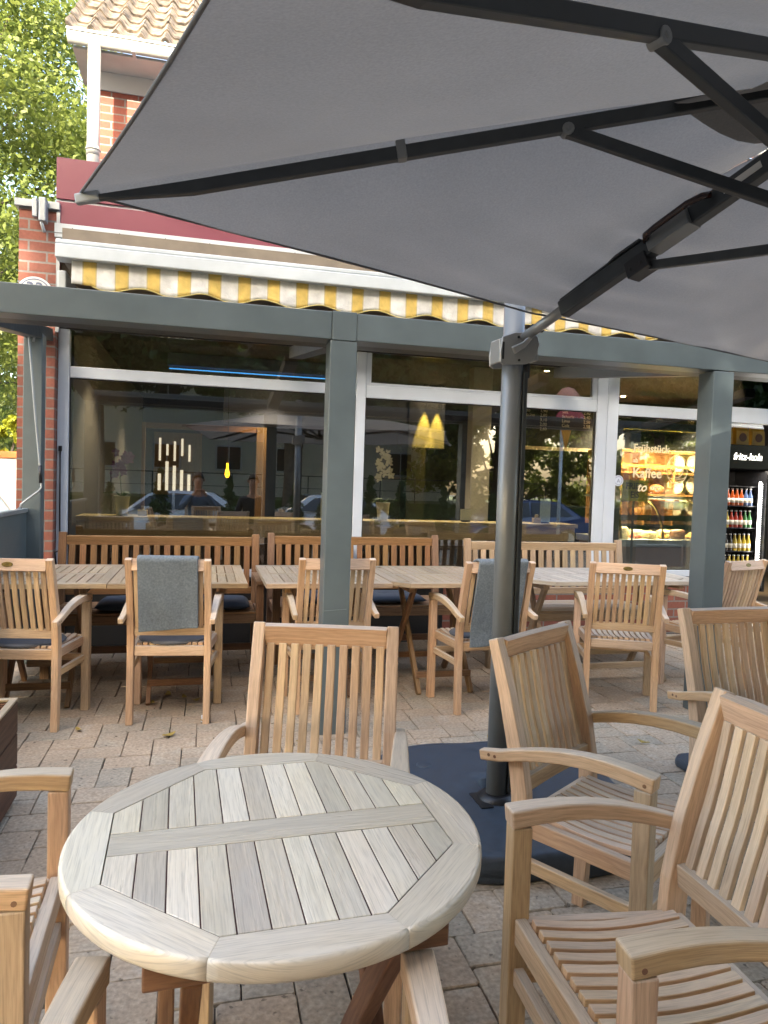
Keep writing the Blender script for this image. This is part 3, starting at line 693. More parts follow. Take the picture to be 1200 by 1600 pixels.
LB = {'c1': 'teak armchair with oval badge and dark seat pad, leftmost at the long tables',
      'c2': 'teak armchair with a grey blanket over its back, at the left long table',
      'c3': 'teak armchair half hidden behind the middle grey pergola post',
      'c4': 'teak armchair with a grey blanket, just behind the parasol mast',
      'c5': 'teak armchair with oval badge and bare seat, right of the parasol mast',
      'c6': 'teak armchair with oval badge partly hidden behind the right pergola post',
      'R': 'pale teak armchair at the right edge, behind the other near armchairs',
      'M': 'teak armchair angled beside the parasol base, facing right',
      'N': 'large teak armchair nearest at lower right, cut by the frame, facing the round table',
      'C': 'teak armchair on the far side of the round table, facing the camera',
      'B': 'teak armchair at the near side of the round table, only its arm ends in view',
      'L': 'teak armchair left of the round table, cut by the left edge',
      'P1': 'teak armchair under the man in the blue shirt, seen mirrored in the window',
      'P2': 'teak armchair under the man in the dark jacket, seen mirrored in the window'}
chairs = {}
for i, (k, (x, y, a)) in enumerate(CH.items()):
    grp = 'armchairs at the long tables' if k in ('c1', 'c2', 'c3', 'c4', 'c5', 'c6') else 'armchairs around the front tables'
    sk = () if k in ('c1', 'c5', 'c6') else ('badge',)
    if i == 0: proto.location = (x, y, 0); proto.rotation_euler = (0, 0, a); c = proto
    else: c = copy_tree(proto, (x, y, 0), a, skip=sk)
    tag(c, LB[k], 'armchair', grp); chairs[k] = c
# seat pads
def pad(k, dx=0):
    mb = MB(); prof = [(0, 0), (.17, 0), (.186, .006), (.19, .014), (.184, .021), (.16, .024), (0, .026)]
    mb.lathe(prof, 40)
    o = mb.build('seat_pad', M['seat_pad'], smooth=True); o.scale = (1, .9, 1); x, y, a = CH[k]
    o.location = (x+dx, y+.02, .432); o.rotation_euler = (0, 0, a); return o
tag(pad('c1'), 'round dark seat pad on the leftmost badged armchair', 'cushion', 'round seat pads')
tag(pad('c2'), 'round dark seat pad on the armchair under the left blanket', 'cushion', 'round seat pads')
tag(pad('c4'), 'round seat pad on the armchair behind the parasol mast', 'cushion', 'round seat pads')
# blankets folded over chair backs
def blanket(k, x0, x1, zback, zfront, label, seed):
    bm = MB(); nx, nl = 26, 60; rows = []
    # path over the top rail: outside face (rear) down to zback, inside down to zfront
    def pt(s):
        # s metres from crest; negative = rear (outer) side
        th = .014
        if abs(s) < .024: return (-.250+s*1.15, .930-abs(s)*.15)
        z = .924-(abs(s)-.024)
        zz = max(min(z, .915), .40); yb = -.142-(max(zz-.5, 0)**1.35)*.31
        return (yb-.040, z) if s < 0 else (yb+.040, z)
    S0, S1 = -(.925-zback), (.925-zfront)
    for i in range(nl+1):
        s = S0+(S1-S0)*i/nl; y, z = pt(s); row = []
        for j in range(nx+1):
            q = j/nx; x = x0+(x1-x0)*q
            nz = noise.noise(Vector((x*9+seed, s*5, 0))); n2 = noise.noise(Vector((x*30+seed, s*22, 4)))
            amp = min(abs(s)*4, 1); off = (nz*.010+n2*.003+.006)*amp
            yy = y-(off if s < 0 else -off*.4)
            zz = z+(.012*noise.noise(Vector((x*6+seed, 9, 0)))-.022*(1-q))*min(max(-s, 0)/.4, 1) if s < 0 else z
            row.append(bm.bm.verts.new((x, yy, zz)))
        rows.append(row)
    for i in range(nl):
        for j in range(nx): bm.face([rows[i][j], rows[i][j+1], rows[i+1][j+1], rows[i+1][j]], [(0, 0)]*4, True)
    o = bm.build('blanket', M['blanket']); x, y, a = CH[k]; o.location = (x, y, 0); o.rotation_euler = (0, 0, a)
    s_ = o.modifiers.new('t', 'SOLIDIFY'); s_.thickness = .012; s_.offset = 0
    b_ = o.modifiers.new('b', 'BEVEL'); b_.width = .004; b_.segments = 2; b_.limit_method = 'ANGLE'; b_.angle_limit = R(60)
    return tag(o, label, 'blanket', 'grey blankets on chair backs')
blanket('c2', -.155, .155, .515, .60, 'grey fleece blanket hung square over the chair back at the left table', 1)
blanket('c4', -.155, .16, .405, .55, 'grey fleece blanket hanging long over the chair back beside the parasol mast', 5)

# ------------------------------------------------------------------ benches
def bench_proto():
    r = empty('teak_bench'); T = M['teak_bench']; w = .72
    for s in (-1, 1):
        MB().sweep([(s*(w-.0275), -.20+.47, 0), (s*(w-.0275), .27, .42), (s*(w-.0275), .335, .925)], .055, [.05, .055, .04], (1, 0, 0)).build('leg', T, r, bevel=.005)
        MB().box(s*w-(.055 if s > 0 else 0), s*w+(0 if s > 0 else .055), -.25, -.195, 0, .615).build('leg', T, r, bevel=.004)
        MB().sweep([(s*(w-.0275), -.29, .632), (s*(w-.0275), 0, .635), (s*(w-.0275), .262, .625)], .062, .03, (1, 0, 0)).build('armrest', T, r, bevel=.005)
    b = MB(); x0, x1 = -w+.056, w-.056
    b.sweep([(x0, .326, .868), (x1, .326, .868)], .03, .066, (0, 1, .13)); b.sweep([(x0, .282, .50), (x1, .282, .50)], .028, .05, (0, 1, .13))
    n = 18
    for i in range(n):
        x = x0+(x1-x0)*(i+.5)/n; b.sweep([(x, .288, .526), (x, .322, .834)], .044, .014, (1, 0, 0))
    b.build('backrest', T, r, bevel=.003)
    s_ = MB(); s_.box(x0, x1, -.235, -.21, .345, .405); s_.box(x0, x1, .25, .27, .345, .405)
    for s in (-1, 1): s_.box(s*(w-.0275)-.013, s*(w-.0275)+.013, -.194, .242, .345, .405)
    s_.box(x0, x1, .0, .025, .10, .15); 
    for s in (-1, 1): s_.box(s*(w-.0275)-.013, s*(w-.0275)+.013, -.194, .242, .10, .15)
    s_.build('seat_frame', T, r, bevel=.003)
    q = MB()
    for i in range(7): y = -.235+i*.07; q.box(x0, x1, y, y+.055, .407, .425)
    q.build('seat', T, r, bevel=.003); return r
bench = bench_proto()
BN = [((-.31, 5.255, 0), .0, 'brown teak bench with navy cushions under the left window, nearest the pillar', 0),
      ((1.21, 5.44, 0), .0, 'brown teak bench under the windows behind the middle pergola post', 0),
      ((2.775, 5.135, 0), .0, 'pale weathered teak bench at the right, in front of the cake counter window', 1)]
for i, (l, a, lb, pale) in enumerate(BN):
    b = bench if i == 0 else copy_tree(bench)
    b.location = l; b.rotation_euler = (0, 0, a); tag(b, lb, 'bench', 'benches along the cafe windows')
    if pale:
        for k in b.children: k.data = k.data.copy(); k.data.materials[0] = M['teak_bench_pale']
def cushion(x, y, sx, sy, lb):
    mb = MB(); n = 14; grid = {}
    for s in (1, -1):
        for i in range(n+1):
            for j in range(n+1):
                u, v = i/n*2-1, j/n*2-1; e = (1-abs(u)**6)*(1-abs(v)**6); h = .035+.03*e**.4+.004*noise.noise(Vector((u*3+x, v*3, s)))
                for (a, b) in ((-.33, 0), (.33, 0)): h -= .012*math.exp(-((u-a)**2+(v-b)**2)/.02)
                if abs(u) == 1 or abs(v) == 1: h = .035
                zz = .425+.035+(h-.035)*s if s > 0 else .425+.035-(h-.035)*.9
                if s < 0 and (abs(u) == 1 or abs(v) == 1): grid[s, i, j] = grid[1, i, j]
                else: grid[s, i, j] = mb.bm.verts.new((x+u*sx/2*(1-.03*abs(v)**3), y+v*sy/2*(1-.03*abs(u)**3), zz))
        for i in range(n):
            for j in range(n):
                q = [grid[s, i, j], grid[s, i+1, j], grid[s, i+1, j+1], grid[s, i, j+1]]; mb.face(q if s > 0 else q[::-1], [(0, 0)]*4, True)
    o = mb.build('bench_cushion', M['cushion']); tag(o, lb, 'cushion', 'navy cushions on the benches')
    return o
cushion(-.46, 5.22, .50, .42, 'navy cushion left of centre on the bench nearest the pillar')
cushion(.09, 5.22, .46, .42, 'navy cushion at the right end of the bench nearest the pillar')
cushion(.95, 5.42, .46, .42, 'navy cushion on the middle bench behind the pergola post')
cushion(1.45, 5.42, .46, .42, 'navy cushion on the middle bench towards the parasol mast')

# ------------------------------------------------------------------ long tables
def rect_table(x0, x1, y0, y1, cut, topm, label):
    cx, cy = (x0+x1)/2, (y0+y1)/2; r = empty('folding_table', (cx, cy, 0), 0, label, 'table', 'long teak folding tables'); hx, hy = (x1-x0)/2, (y1-y0)/2
    t = MB(); fw = .062; c = cut
    # frame boards, corners cut at 45 deg when c>0
    zt0, zt1 = .712, .74
    if c:
        out = [(-hx+c, -hy), (hx-c, -hy), (hx, -hy+c), (hx, hy-c), (hx-c, hy), (-hx+c, hy), (-hx, hy-c), (-hx, -hy+c)]
    else: out = [(-hx, -hy), (hx, -hy), (hx, hy), (-hx, hy)]
    n = len(out); k_ = fw
    def off(p, q, s): # inward offset line
        dx, dy = q[0]-p[0], q[1]-p[1]; L = math.hypot(dx, dy); return (p[0]-dy/L*s, p[1]+dx/L*s, dx/L, dy/L)
    def inter(a, b):
        d = a[2]*b[3]-a[3]*b[2]; t_ = ((b[0]-a[0])*b[3]-(b[1]-a[1])*b[2])/d; return (a[0]+a[2]*t_, a[1]+a[3]*t_)
    ln = [off(out[i], out[(i+1) % n], k_) for i in range(n)]; inn = [inter(ln[i-1], ln[i]) for i in range(n)]
    for i in range(n):
        j = (i+1) % n; a = math.atan2(out[j][1]-out[i][1], out[j][0]-out[i][0]); t.prism([out[i], out[j], inn[j], inn[i]], zt0, zt1, a)
    # slats along y in two panels with a cross rail
    nS = max(8, int((2*hx-2*fw)/.052)); sw = (2*hx-2*fw)/nS
    t.box(-hx+fw+.001, hx-fw-.001, -.03, .03, zt0+.002, zt1-.002)
    for i in range(nS):
        xa = -hx+fw+i*sw+.003; xb = xa+sw-.006; lim = hy-fw-.002
        ex = max(abs(xa), abs(xb)); 
        if c: lim = min(lim, (hx-c*1.0)+(hy)-ex-fw*1.35 if ex > hx-c-fw*.4 else lim)
        t.box(xa, xb, .034, lim, zt0+.003, zt1-.001); t.box(xa, xb, -lim, -.034, zt0+.003, zt1-.001)
    t.build('table_top', topm, r, bevel=.0025)
    LM = M['teak_bench'] if topm is M['teak_top'] else M['teak_bench_pale']
    for s in (-1, 1):
        for q in (-1, 1):
            xl = s*(hx-.19-(.03 if q > 0 else 0)); MB().sweep([(xl, -q*(hy-.14), .0), (xl, q*(hy-.20), .705)], .026, .048, (1, 0, 0)).build('leg', LM, r, bevel=.003)
    for q in (-1, 1):
        MB().box(-hx+.21, hx-.21, q*(hy-.19)-.012, q*(hy-.19)+.012, .10, .14).build('stretcher', LM, r, bevel=.003)
        MB().box(q*(hx-.14)-.02, q*(hx-.14)+.02, -hy+.10, hy-.10, .668, .708).build('bearer', LM, r, bevel=.003)
    return r
rect_table(-1.305, -.53, 4.225, 5.14, 0, M['teak_top'], 'square teak folding table at the far left of the long row')
rect_table(-.525, .25, 4.215, 5.13, 0, M['teak_top'], 'teak folding table under the chair with the left grey blanket')
rect_table(.355, 1.125, 4.20, 5.13, .0, M['teak_top'], 'teak folding table standing behind the middle pergola post')
rect_table(1.135, 1.93, 4.185, 5.11, .10, M['teak_top'], 'teak folding table with cut corners left of the parasol mast')
rect_table(2.10, 3.42, 4.25, 5.02, .15, M['teak_top_pale'], 'pale silvery teak table with cut corners right of the parasol mast')

# ------------------------------------------------------------------ round table
def round_table():
    r = empty('round_table', (.1371, 1.232, 0), R(2.0), 'round pale teak table with octagonal slatted centre in the foreground', 'table')
    Ro, Ri, z0, z1 = .3536, .311, .708, .74
    t = MB(); a0 = R(22.5)
    for k in range(8):
        a, b = a0+k*PI/4, a0+(k+1)*PI/4; mid = (a+b)/2; t.new(); cols = []; NQ = 16; ou, ov = random.random()*9, random.random()*9
        for q in range(NQ+1):
            th = a+.0008+(b-a-.0016)*q/NQ; ri_ = Ri*.985*math.cos(PI/8)/math.cos(th-mid); col = []
            for rr_, zz in ((ri_, z0), (ri_, z1), (Ro-.0065, z1), (Ro-.003, z1-.001), (Ro-.0008, z1-.004), (Ro, z1-.008), (Ro, z0+.008), (Ro-.002, z0+.003), (Ro-.007, z0)):
                col.append((rr_*math.cos(th), rr_*math.sin(th), zz))
            cols.append(col)
        # u along the board chord, v across it and down the edge
        vs_ = [[t.bm.verts.new(p) for p in c] for c in cols]
        def uvq(p, i): u_ = -p[0]*math.sin(mid)+p[1]*math.cos(mid); v_ = p[0]*math.cos(mid)+p[1]*math.sin(mid); return (ou+u_, ov+v_-(z1-p[2])*(1 if i > 2 else 0))
        n9 = 9
        for q in range(NQ):
            for i in range(n9):
                j = (i+1) % n9; t.face([vs_[q][i], vs_[q+1][i], vs_[q+1][j], vs_[q][j]], [uvq(cols[q][i], i), uvq(cols[q+1][i], i), uvq(cols[q+1][j], j), uvq(cols[q][j], j)], 2 <= i <= 7)
        for c_, cv in ((vs_[0], cols[0]), (vs_[-1], cols[-1])): t.face(c_, [uvq(p, 0) for p in cv])
    t.build('rim', M['teak_table'], r)
    s = MB(); ap = Ri*.985*math.cos(PI/8)-.0022; hs = .036
    s.prism([(-ap, -hs), (ap, -hs), (ap, hs), (-ap, hs)], z1-.002, z1+.0002, 0)
    n = 12; w_ = 2*ap/n; ri = Ri*.985-.0022
    for i in range(n):
        xa, xb = -ap+i*w_+(.0011 if i else 0), -ap+(i+1)*w_-(.0011 if i < n-1 else 0)
        def top(x): # octagon edge height at x
            c = ri*math.sin(PI/8); return ap if abs(x) <= c else ap-(abs(x)-c)*1.0
        for sg in (-1, 1):
            P_ = [(xa, sg*(hs+.0022)), (xb, sg*(hs+.0022)), (xb, sg*top(xb)), ]
            cc = ri*math.sin(PI/8)
            for kx in (cc, -cc):
                if xa < kx < xb: P_.append((kx, sg*ap))
            P_.append((xa, sg*top(xa)))
            if sg < 0: P_ = P_[::-1]
            s.prism(P_, z1-.002, z1+.0002, PI/2)
    s.build('slatted_top', M['teak_table'], r, bevel=.0008, seg=1)
    u = MB(); u.prism([(ri*.999*math.cos(a0+k*PI/4), ri*.999*math.sin(a0+k*PI/4)) for k in range(8)], z0+.002, z1-.0022); 
    g_ = u.build('slat_backing', M['mortar_dark'], r)
    u = MB(); u.box(-.215, .215, -.275, -.24, .672, .707).build('batten', M['teak_dark'], r, bevel=.003); MB().box(-.215, .215, .24, .275, .672, .707).build('batten', M['teak_dark'], r, bevel=.003)
    for sx in (-1, 1):
        for sy in (-1, 1):
            xo = sx*(.150 if sy > 0 else .185)
            MB().sweep([(xo, sy*.27, 0), (xo, -sy*.235, .670)], .028, .046, (1, 0, 0)).build('leg', M['teak_dark'], r, bevel=.003)
    MB().box(-.134, .134, .20, .225, .10, .14).build('stretcher', M['teak_dark'], r, bevel=.003)
    MB().box(-.169, .169, -.225, -.20, .10, .14).build('stretcher', M['teak_dark'], r, bevel=.003)
    return r
round_table()

# ------------------------------------------------------------------ cantilever parasol
def parasol():
    MX, MY = 1.149, 2.594
    r = empty('cantilever_parasol', (MX, MY, 0), 0, 'large grey cantilever parasol with dark metal ribs spread over the tables', 'parasol')
    O = (-MX, -MY, 0)
    def part(n, mb, mt, parent=None, **k):
        o = mb.build(n, mt, parent or r, **k)
        if not parent: o.location = O
        return o
    hub = Vector((1.603, 1.415, 2.393)); low = Vector((1.603, 1.415, 2.001))
    Lc, A, Bm, N, Rr, Sc = [Vector(v) for v in ((-.319, 1.943, 2.021), (1.178, 2.519, 1.985), (.031, .81, 1.912), (.40, -.32, 1.95), (2.95, 3.19, 2.02), (3.80, .985, 1.985))]
    Am = (N+Sc)/2-Vector((0, 0, .04)); Bo = (Rr+Sc)/2-Vector((0, 0, .04))
    rim = [Lc, Bm, N, Am, Sc, Bo, Rr, A]
    # canopy: eight tensioned panels, sagging a little between ribs, puckered along the arm sleeve
    mb = MB(); up = Vector((0, 0, .03)); nr, nc = 56, 26
    for p in range(8):
        a, b = rim[p], rim[(p+1) % 8]; G = []
        for i in range(nr+1):
            t = i/nr; row = []
            for j in range(nc+1):
                q = j/nc; e = a.lerp(b, q)
                pnt = hub.lerp(e, t)+up
                sag = -.05*math.sin(PI*q)*math.sin(PI*min(t*1.02, 1))**.8
                edge_in = (.010*math.sin(PI*q))*(t**4); pnt += (hub-e).normalized()*edge_in
                # puckers near the arm rib (A)
                d = q if p == 7 else (1-q) if p == 6 else None
                if p == 7: d = q
                if p == 6: d = 1-q
                pk = 0
                if p in (6, 7):
                    dd = q if p == 7 else 1-q
                    pk = .011*math.exp(-dd*4.5)*math.sin(t*52+dd*10)*min(1, t*2)*max(0, min(1, (t-.35)*4))
                    pk += .012*math.exp(-dd*7)*math.sin(t*21)
                wr = .012*noise.noise(Vector((pnt.x*2.1, pnt.y*2.1, 2)))+.004*noise.noise(Vector((pnt.x*7, pnt.y*7, 5)))
                # slack fabric close to the hub
                sl = .02*math.exp(-t*5)*math.sin(q*PI*4+p)
                row.append(mb.bm.verts.new(pnt+Vector((0, 0, sag+pk+wr*math.sin(PI*q)+sl))))
            G.append(row)
        for i in range(nr):
            for j in range(nc): mb.face([G[i][j], G[i+1][j], G[i+1][j+1], G[i][j+1]], [(0, 0)]*4, True)
    bmesh.ops.remove_doubles(mb.bm, verts=mb.bm.verts[:], dist=.003)
    can = part('canopy', mb, M['canopy'])
    vf = MB(); G = []
    for i in range(7):
        t = .03+.22*i/6; row = []
        for j in range(65):
            q = j/64*8; a = rim[int(q) % 8]; b = rim[(int(q)+1) % 8]; e = a.lerp(b, q-int(q)); wv_ = 1+.10*math.sin(q*2.3+1)+.05*math.sin(q*5.1)
            pnt = hub.lerp(e, t*wv_)+up; row.append(vf.bm.verts.new(pnt-Vector((0, 0, .055*math.sin(PI*(q-int(q)))*math.sin(PI*min(t, 1))**.8+.018+.012*noise.noise(Vector((pnt.x*7, pnt.y*7, 3)))))))
        G.append(row)
    for i in range(6):
        for j in range(64): vf.face([G[i][j], G[i+1][j], G[i+1][j+1], G[i][j+1]], [(0, 0)]*4, True)
    vf.build('vent_flap', M['canopy'], can)
    hm = MB()
    for p in range(8):
        a, b = rim[p], rim[(p+1) % 8]; pts = []
        for j in range(15):
            q = j/14; e = a.lerp(b, q); pts.append(e+up+(hub-e).normalized()*.010*math.sin(PI*q))
        hm.tube(pts, .0038, 6)
    hm.build('hem', plain('hem_grey', (.10, .10, .10), .7), can)
    for c in (Lc, N, Sc, Rr):
        d = (c-hub).normalized(); MB().sweep([c+up*.5-d*.05, c+up*.5+d*.012], .026, .02, (0, 0, 1)).build('corner_cap', M['zinc'], can, bevel=.004)
    jt, jm = .397, .593
    for i, e in enumerate(rim):
        d = (e-hub).normalized(); sd = d.cross(Vector((0, 0, 1))); main = (e is A)
        st = hub+d*.05
        if not main:
            rb = part('rib', MB().sweep([st-Vector((0, 0, .008)), hub.lerp(e, .86)-Vector((0, 0, .004)), e-d*.015+Vector((0, 0, .012))], [.024, .024, .016], [.034, .032, .012], sd), M['rib'], bevel=.003)
        corner = e in (Lc, N, Sc, Rr); t = jt if corner else (.565 if e is Bm else jm)
        j = hub.lerp(e, t)-Vector((0, 0, .018))
        if main: continue
        part('strut', MB().sweep([low+d*.04, j], .022, .03, sd), M['rib'], bevel=.003)
        k = MB(); k.tube([j-sd*.017, j+sd*.017], .015, 12); k.tube([j-sd*.020, j+sd*.020], .006, 8)
        k.build('joint', M['mast'], rb, bevel=.003)
        if corner:
            c_ = hub.lerp(e, .60); MB().sweep([c_-d*.012, c_+d*.012], .032, .045, sd).build('clip', M['mast'], rb, bevel=.003)
    # the arm: hangs on the mast bracket, runs under the fabric to the hub
    u = Vector((math.cos(-1.203), math.sin(-1.203), 0)); sd = u.cross(Vector((0, 0, 1)))
    a0 = Vector((MX, MY, 1.925))+u*.055; a1 = hub-u*.03-Vector((0, 0, .02)); ad = (a1-a0).normalized()
    arm = part('arm', MB().sweep([a0+ad*.20, a1], .046, .058, sd), M['rib'], bevel=.006)
    MB().tube([a0, a0+ad*.22], .019, 14).build('arm_end', M['mast_light'], arm)
    jj = hub.lerp(A, jm); jj = a0+ad*((jj-a0).dot(ad))
    MB().sweep([low-u*.03, jj-Vector((0, 0, .045))-u*.0], .020, .028, sd).build('strut', M['rib'], arm, bevel=.003)
    k = MB(); k.sweep([jj-ad*.05-Vector((0, 0, .04)), jj+ad*.03-Vector((0, 0, .04))], .062, .055, sd)
    for s in (-1, 1):
        for q in (-.03, .01): k.tube([jj+ad*q+sd*s*.031-Vector((0, 0, .045)), jj+ad*q+sd*s*.036-Vector((0, 0, .045))], .006, 8)
    k.build('bracket', M['black'], arm, bevel=.004)
    hd = MB(); sd = -sd; c0 = jj+ad*.03+sd*(-.034)+Vector((0, 0, .01))
    hd.tube([c0+ad*.0, c0+sd*(-.03)+ad*.02, c0+sd*(-.035)+ad*.06, c0+sd*(-.035)+ad*.17, c0+sd*(-.02)+ad*.21, c0+ad*.225], .010, 10)
    hd.build('handle', plain('handle_brown_gloss', (.03, .014, .012), .15), arm)
    hb = MB(); hb.sweep([jj+ad*.035-sd*.010, jj+ad*.18-sd*.010], .066, .062, sd); 
    for q in (.06, .09, .12, .15): hb.tube([jj+ad*q-sd*.04, jj+ad*q-sd*.035], .007, 8)
    hb.build('gear_housing', M['mast'], arm, bevel=.012, seg=3)
    lb = MB(); q0 = jj+ad*.29-Vector((0, 0, .0)); lb.sweep([q0-sd*.0240, q0+ad*.115-sd*.0240], .020, .0015, (0, 0, 1)); lb.build('sticker', plain('sticker_white', (.5, .5, .47), .5), arm)
    sl = MB(); sl.sweep([a0+ad*.20+Vector((0, 0, .032))-sd*.01, a0+ad*.42+Vector((0, 0, .036))-sd*.012, jj-ad*.1+Vector((0, 0, .04))-sd*.016, jj+Vector((0, 0, .035))-sd*.020], .022, .008, sd)
    sl.build('fabric_sleeve', M['rib'], arm, bevel=.003)
    # hub
    part('hub', MB().lathe([(.04, 1.96), (.055, 1.965), (.055, 2.03), (.04, 2.035), (.022, 2.05), (.022, 2.33), (.045, 2.335), (.06, 2.36), (.06, 2.40), (.05, 2.42)], 20, (hub.x, hub.y, 0)), M['rib'])
    # mast: oval extrusion with a darker rail on its side
    ms = MB(); ov = [(MX+.042*math.cos(2*PI*k/28), MY+.036*math.sin(2*PI*k/28)) for k in range(28)]; ms.prism(ov, .02, 2.36, smooth=True)
    mo = part('mast', ms, M['mast'])
    rl = MB().box(MX+.036, MX+.056, MY-.026, MY+.012, .14, 1.80).box(MX+.036, MX+.040, MY-.032, MY-.026, .14, 1.80); rl.build('rail', M['rib'], mo, bevel=.002)
    MB().lathe([(.05, 2.36), (.05, 2.38), (.03, 2.392)], 20, (MX, MY, 0)).build('cap', M['black'], mo)
    # cast bracket: two cheeks wrapping the mast, with a wing nut
    bk = MB(); cz = 1.882
    prof = [(-.075, -.058), (-.06, -.066), (.03, -.058), (.062, -.045), (.085, .02), (.075, .052), (.04, .066), (-.02, .060), (-.07, .040), (-.078, -.02)]
    for s in (-1, 1):
        y0 = MY+(-.058 if s < 0 else .046)
        lo = [bk.bm.verts.new((MX+px, y0, cz+pz)) for px, pz in prof]; hi = [bk.bm.verts.new((MX+px, y0+.012, cz+pz)) for px, pz in prof]; bk.new(); n = len(prof)
        bk.face(lo, [(0, 0)]*n); bk.face(hi[::-1], [(0, 0)]*n)
        for q in range(n): bk.face([lo[q], hi[q], hi[(q+1) % n], lo[(q+1) % n]], [(0, 0)]*4)
    bk.box(MX-.076, MX-.066, MY-.046, MY+.046, cz-.055, cz+.035); bk.box(MX+.058, MX+.085, MY-.046, MY+.046, cz-.04, cz+.02)
    BK = part('bracket', bk, M['mast_light'], bevel=.004, seg=3)
    kn = MB()
    for px, pz in ((-.005, .042), (.0, -.045)): kn.tube([(MX+px, MY-.0605, cz+pz), (MX+px, MY-.056, cz+pz)], .005, 10)
    kn.box(MX-.07, MX-.062, MY-.0595, MY-.057, cz-.045, cz+.02)
    kn.build('bolt', M['black'], BK)
    lv = MB(); lv.sweep([(MX-.03, MY-.066, cz-.012), (MX+.01, MY-.075, cz+.012), (MX+.045, MY-.085, cz+.055)], [.030, .022, .014], [.018, .014, .012], (0, -.3, 1)); lv.build('lever', M['mast_light'], BK, bevel=.005, seg=3)
    kb = MB().tube([(MX+.022, MY-.095, cz+.070), (MX+.032, MY-.095, cz+.074), (MX+.055, MY-.095, cz+.072), (MX+.075, MY-.095, cz+.066), (MX+.08, MY-.095, cz+.064)], [.004, .013, .012, .010, .003], 12); kb.build('knob', M['black'], BK)
    MB().box(MX+.048, MX+.066, MY-.02, MY+.02, cz-.105, cz-.045).build('cord_guide', M['black'], BK, bevel=.004)
    # four-lobed water tank base with a raised rim and a slot round the mast
    bs = MB(); nq = 96; cxb, cyb = MX+.055, MY+.10
    def rad(t, s=1.0):
        sq = (abs(math.cos(t))**2.7+abs(math.sin(t))**2.7)**(-1/2.7); return .545*s*(sq*(1-.035*math.exp(-((math.sin(2*t)*1.0)**2)/.12)*1.0))
    prof = [(.93, .0), (.975, .004), (.985, .02), (.985, .035), (1.0, .042), (1.0, .088), (.992, .099), (.975, .104), (.90, .106), (.60, .110), (.30, .112), (.155, .112)]
    rings = []; rot = R(-3)
    for s, z in prof:
        rings.append([bs.bm.verts.new((cxb+rad(2*PI*k/nq, s)*math.cos(2*PI*k/nq+rot), cyb+rad(2*PI*k/nq, s)*math.sin(2*PI*k/nq+rot), z)) for k in range(nq)])
    for i in range(len(rings)-1):
        for k in range(nq): q = (k+1) % nq; bs.face([rings[i][k], rings[i][q], rings[i+1][q], rings[i+1][k]], [(0, 0)]*4, True)
    inner = [bs.bm.verts.new((cxb+.06*(1 if abs(math.cos(2*PI*k/nq)) < 9 else 1)*math.cos(2*PI*k/nq+rot), cyb+.06*math.sin(2*PI*k/nq+rot), .05)) for k in range(nq)]
    for k in range(nq): q = (k+1) % nq; bs.face([rings[-1][k], rings[-1][q], inner[q], inner[k]], [(0, 0)]*4)
    bs.face(inner, [(0, 0)]*nq)
    Bs = part('base_tank', bs, M['base_plastic'])
    
    for a in range(4):
        v = Vector((math.cos(a*PI/2+rot+PI/4), math.sin(a*PI/2+rot+PI/4), 0)); c = Vector((cxb, cyb, 0))+v*.36; MB().lathe([(.035, .106), (.035, .112), (.03, .114)], 20, c).build('filler_cap', M['base_plastic'], Bs)
    MB().box(MX-.095, MX-.045, MY-.085, MY+.05, .112, .116).box(MX+.045, MX+.08, MY-.085, MY+.05, .112, .116).build('slot', M['black'], Bs)
    MB().lathe([(.075, .02), (.075, .12), (.055, .135)], 24, (MX, MY, 0)).build('collar', M['black'], Bs)
    return r
parasol()
o = MB(); o.prism([(2.27, 2.84), (3.05, 2.84), (3.05, 3.0), (2.98, 3.05), (2.32, 3.05), (2.27, 3.0)], 0, .05)
tag(o.build('parasol_base', M['base_plastic'], bevel=.02, seg=3), 'small dark slab of a second parasol base on the paving behind the right chairs', 'base')

# ------------------------------------------------------------------ planter, litter
P_ = empty('wooden_planter', (-1.1, 2.65, 0), 0, 'dark brown stained wooden planter box at the left edge of the paving', 'planter')
pl = MB()
for k in range(3): z0 = .025+k*.132; pl.box(-.75, -.725, 2.2, 3.14, z0, z0+.128); pl.box(-1.45, -.752, 3.115, 3.14, z0, z0+.128); pl.box(-1.45, -.752, 2.2, 2.225, z0, z0+.128)
o = pl.build('side_board', M['planter_wood'], P_, bevel=.004); o.location = (1.1, -2.65, 0)
o = MB().box(-1.45, -.724, 3.113, 3.142, .421, .432).box(-.752, -.724, 2.20, 3.112, .421, .432).build('rim', M['teak_bench_pale'], P_, bevel=.003); o.location = (1.1, -2.65, 0)
o = MB().box(-1.45, -.755, 2.23, 3.11, .02, .37).build('soil', plain('soil', (.03, .022, .015), 1, 0, .4, 30, .8, 60), P_); o.location = (1.1, -2.65, 0)
pt = MB().lathe([(.11, 0), (.15, .02), (.19, .42), (.205, .43), (.205, .46), (.18, .46), (.17, .42)], 24); PT = pt.build('plant_tub', plain('tub_dark_green', (.02, .035, .03), .5), None); PT.location = (-1.20, 3.72, 0)
tag(PT, 'dark green plant tub half cut by the left edge behind the wooden planter', 'plant pot')
rnd = random.Random(11)
lv_spots = [(-.10, 4.45), (-.03, 4.38), (-.28, 4.36), (.10, 4.50), (-.2, 4.52), (.02, 3.98), (-.62, 3.95), (.5, 3.6), (.05, 4.55), (-.16, 3.80), (1.5, 3.5), (2.3, 3.3)]
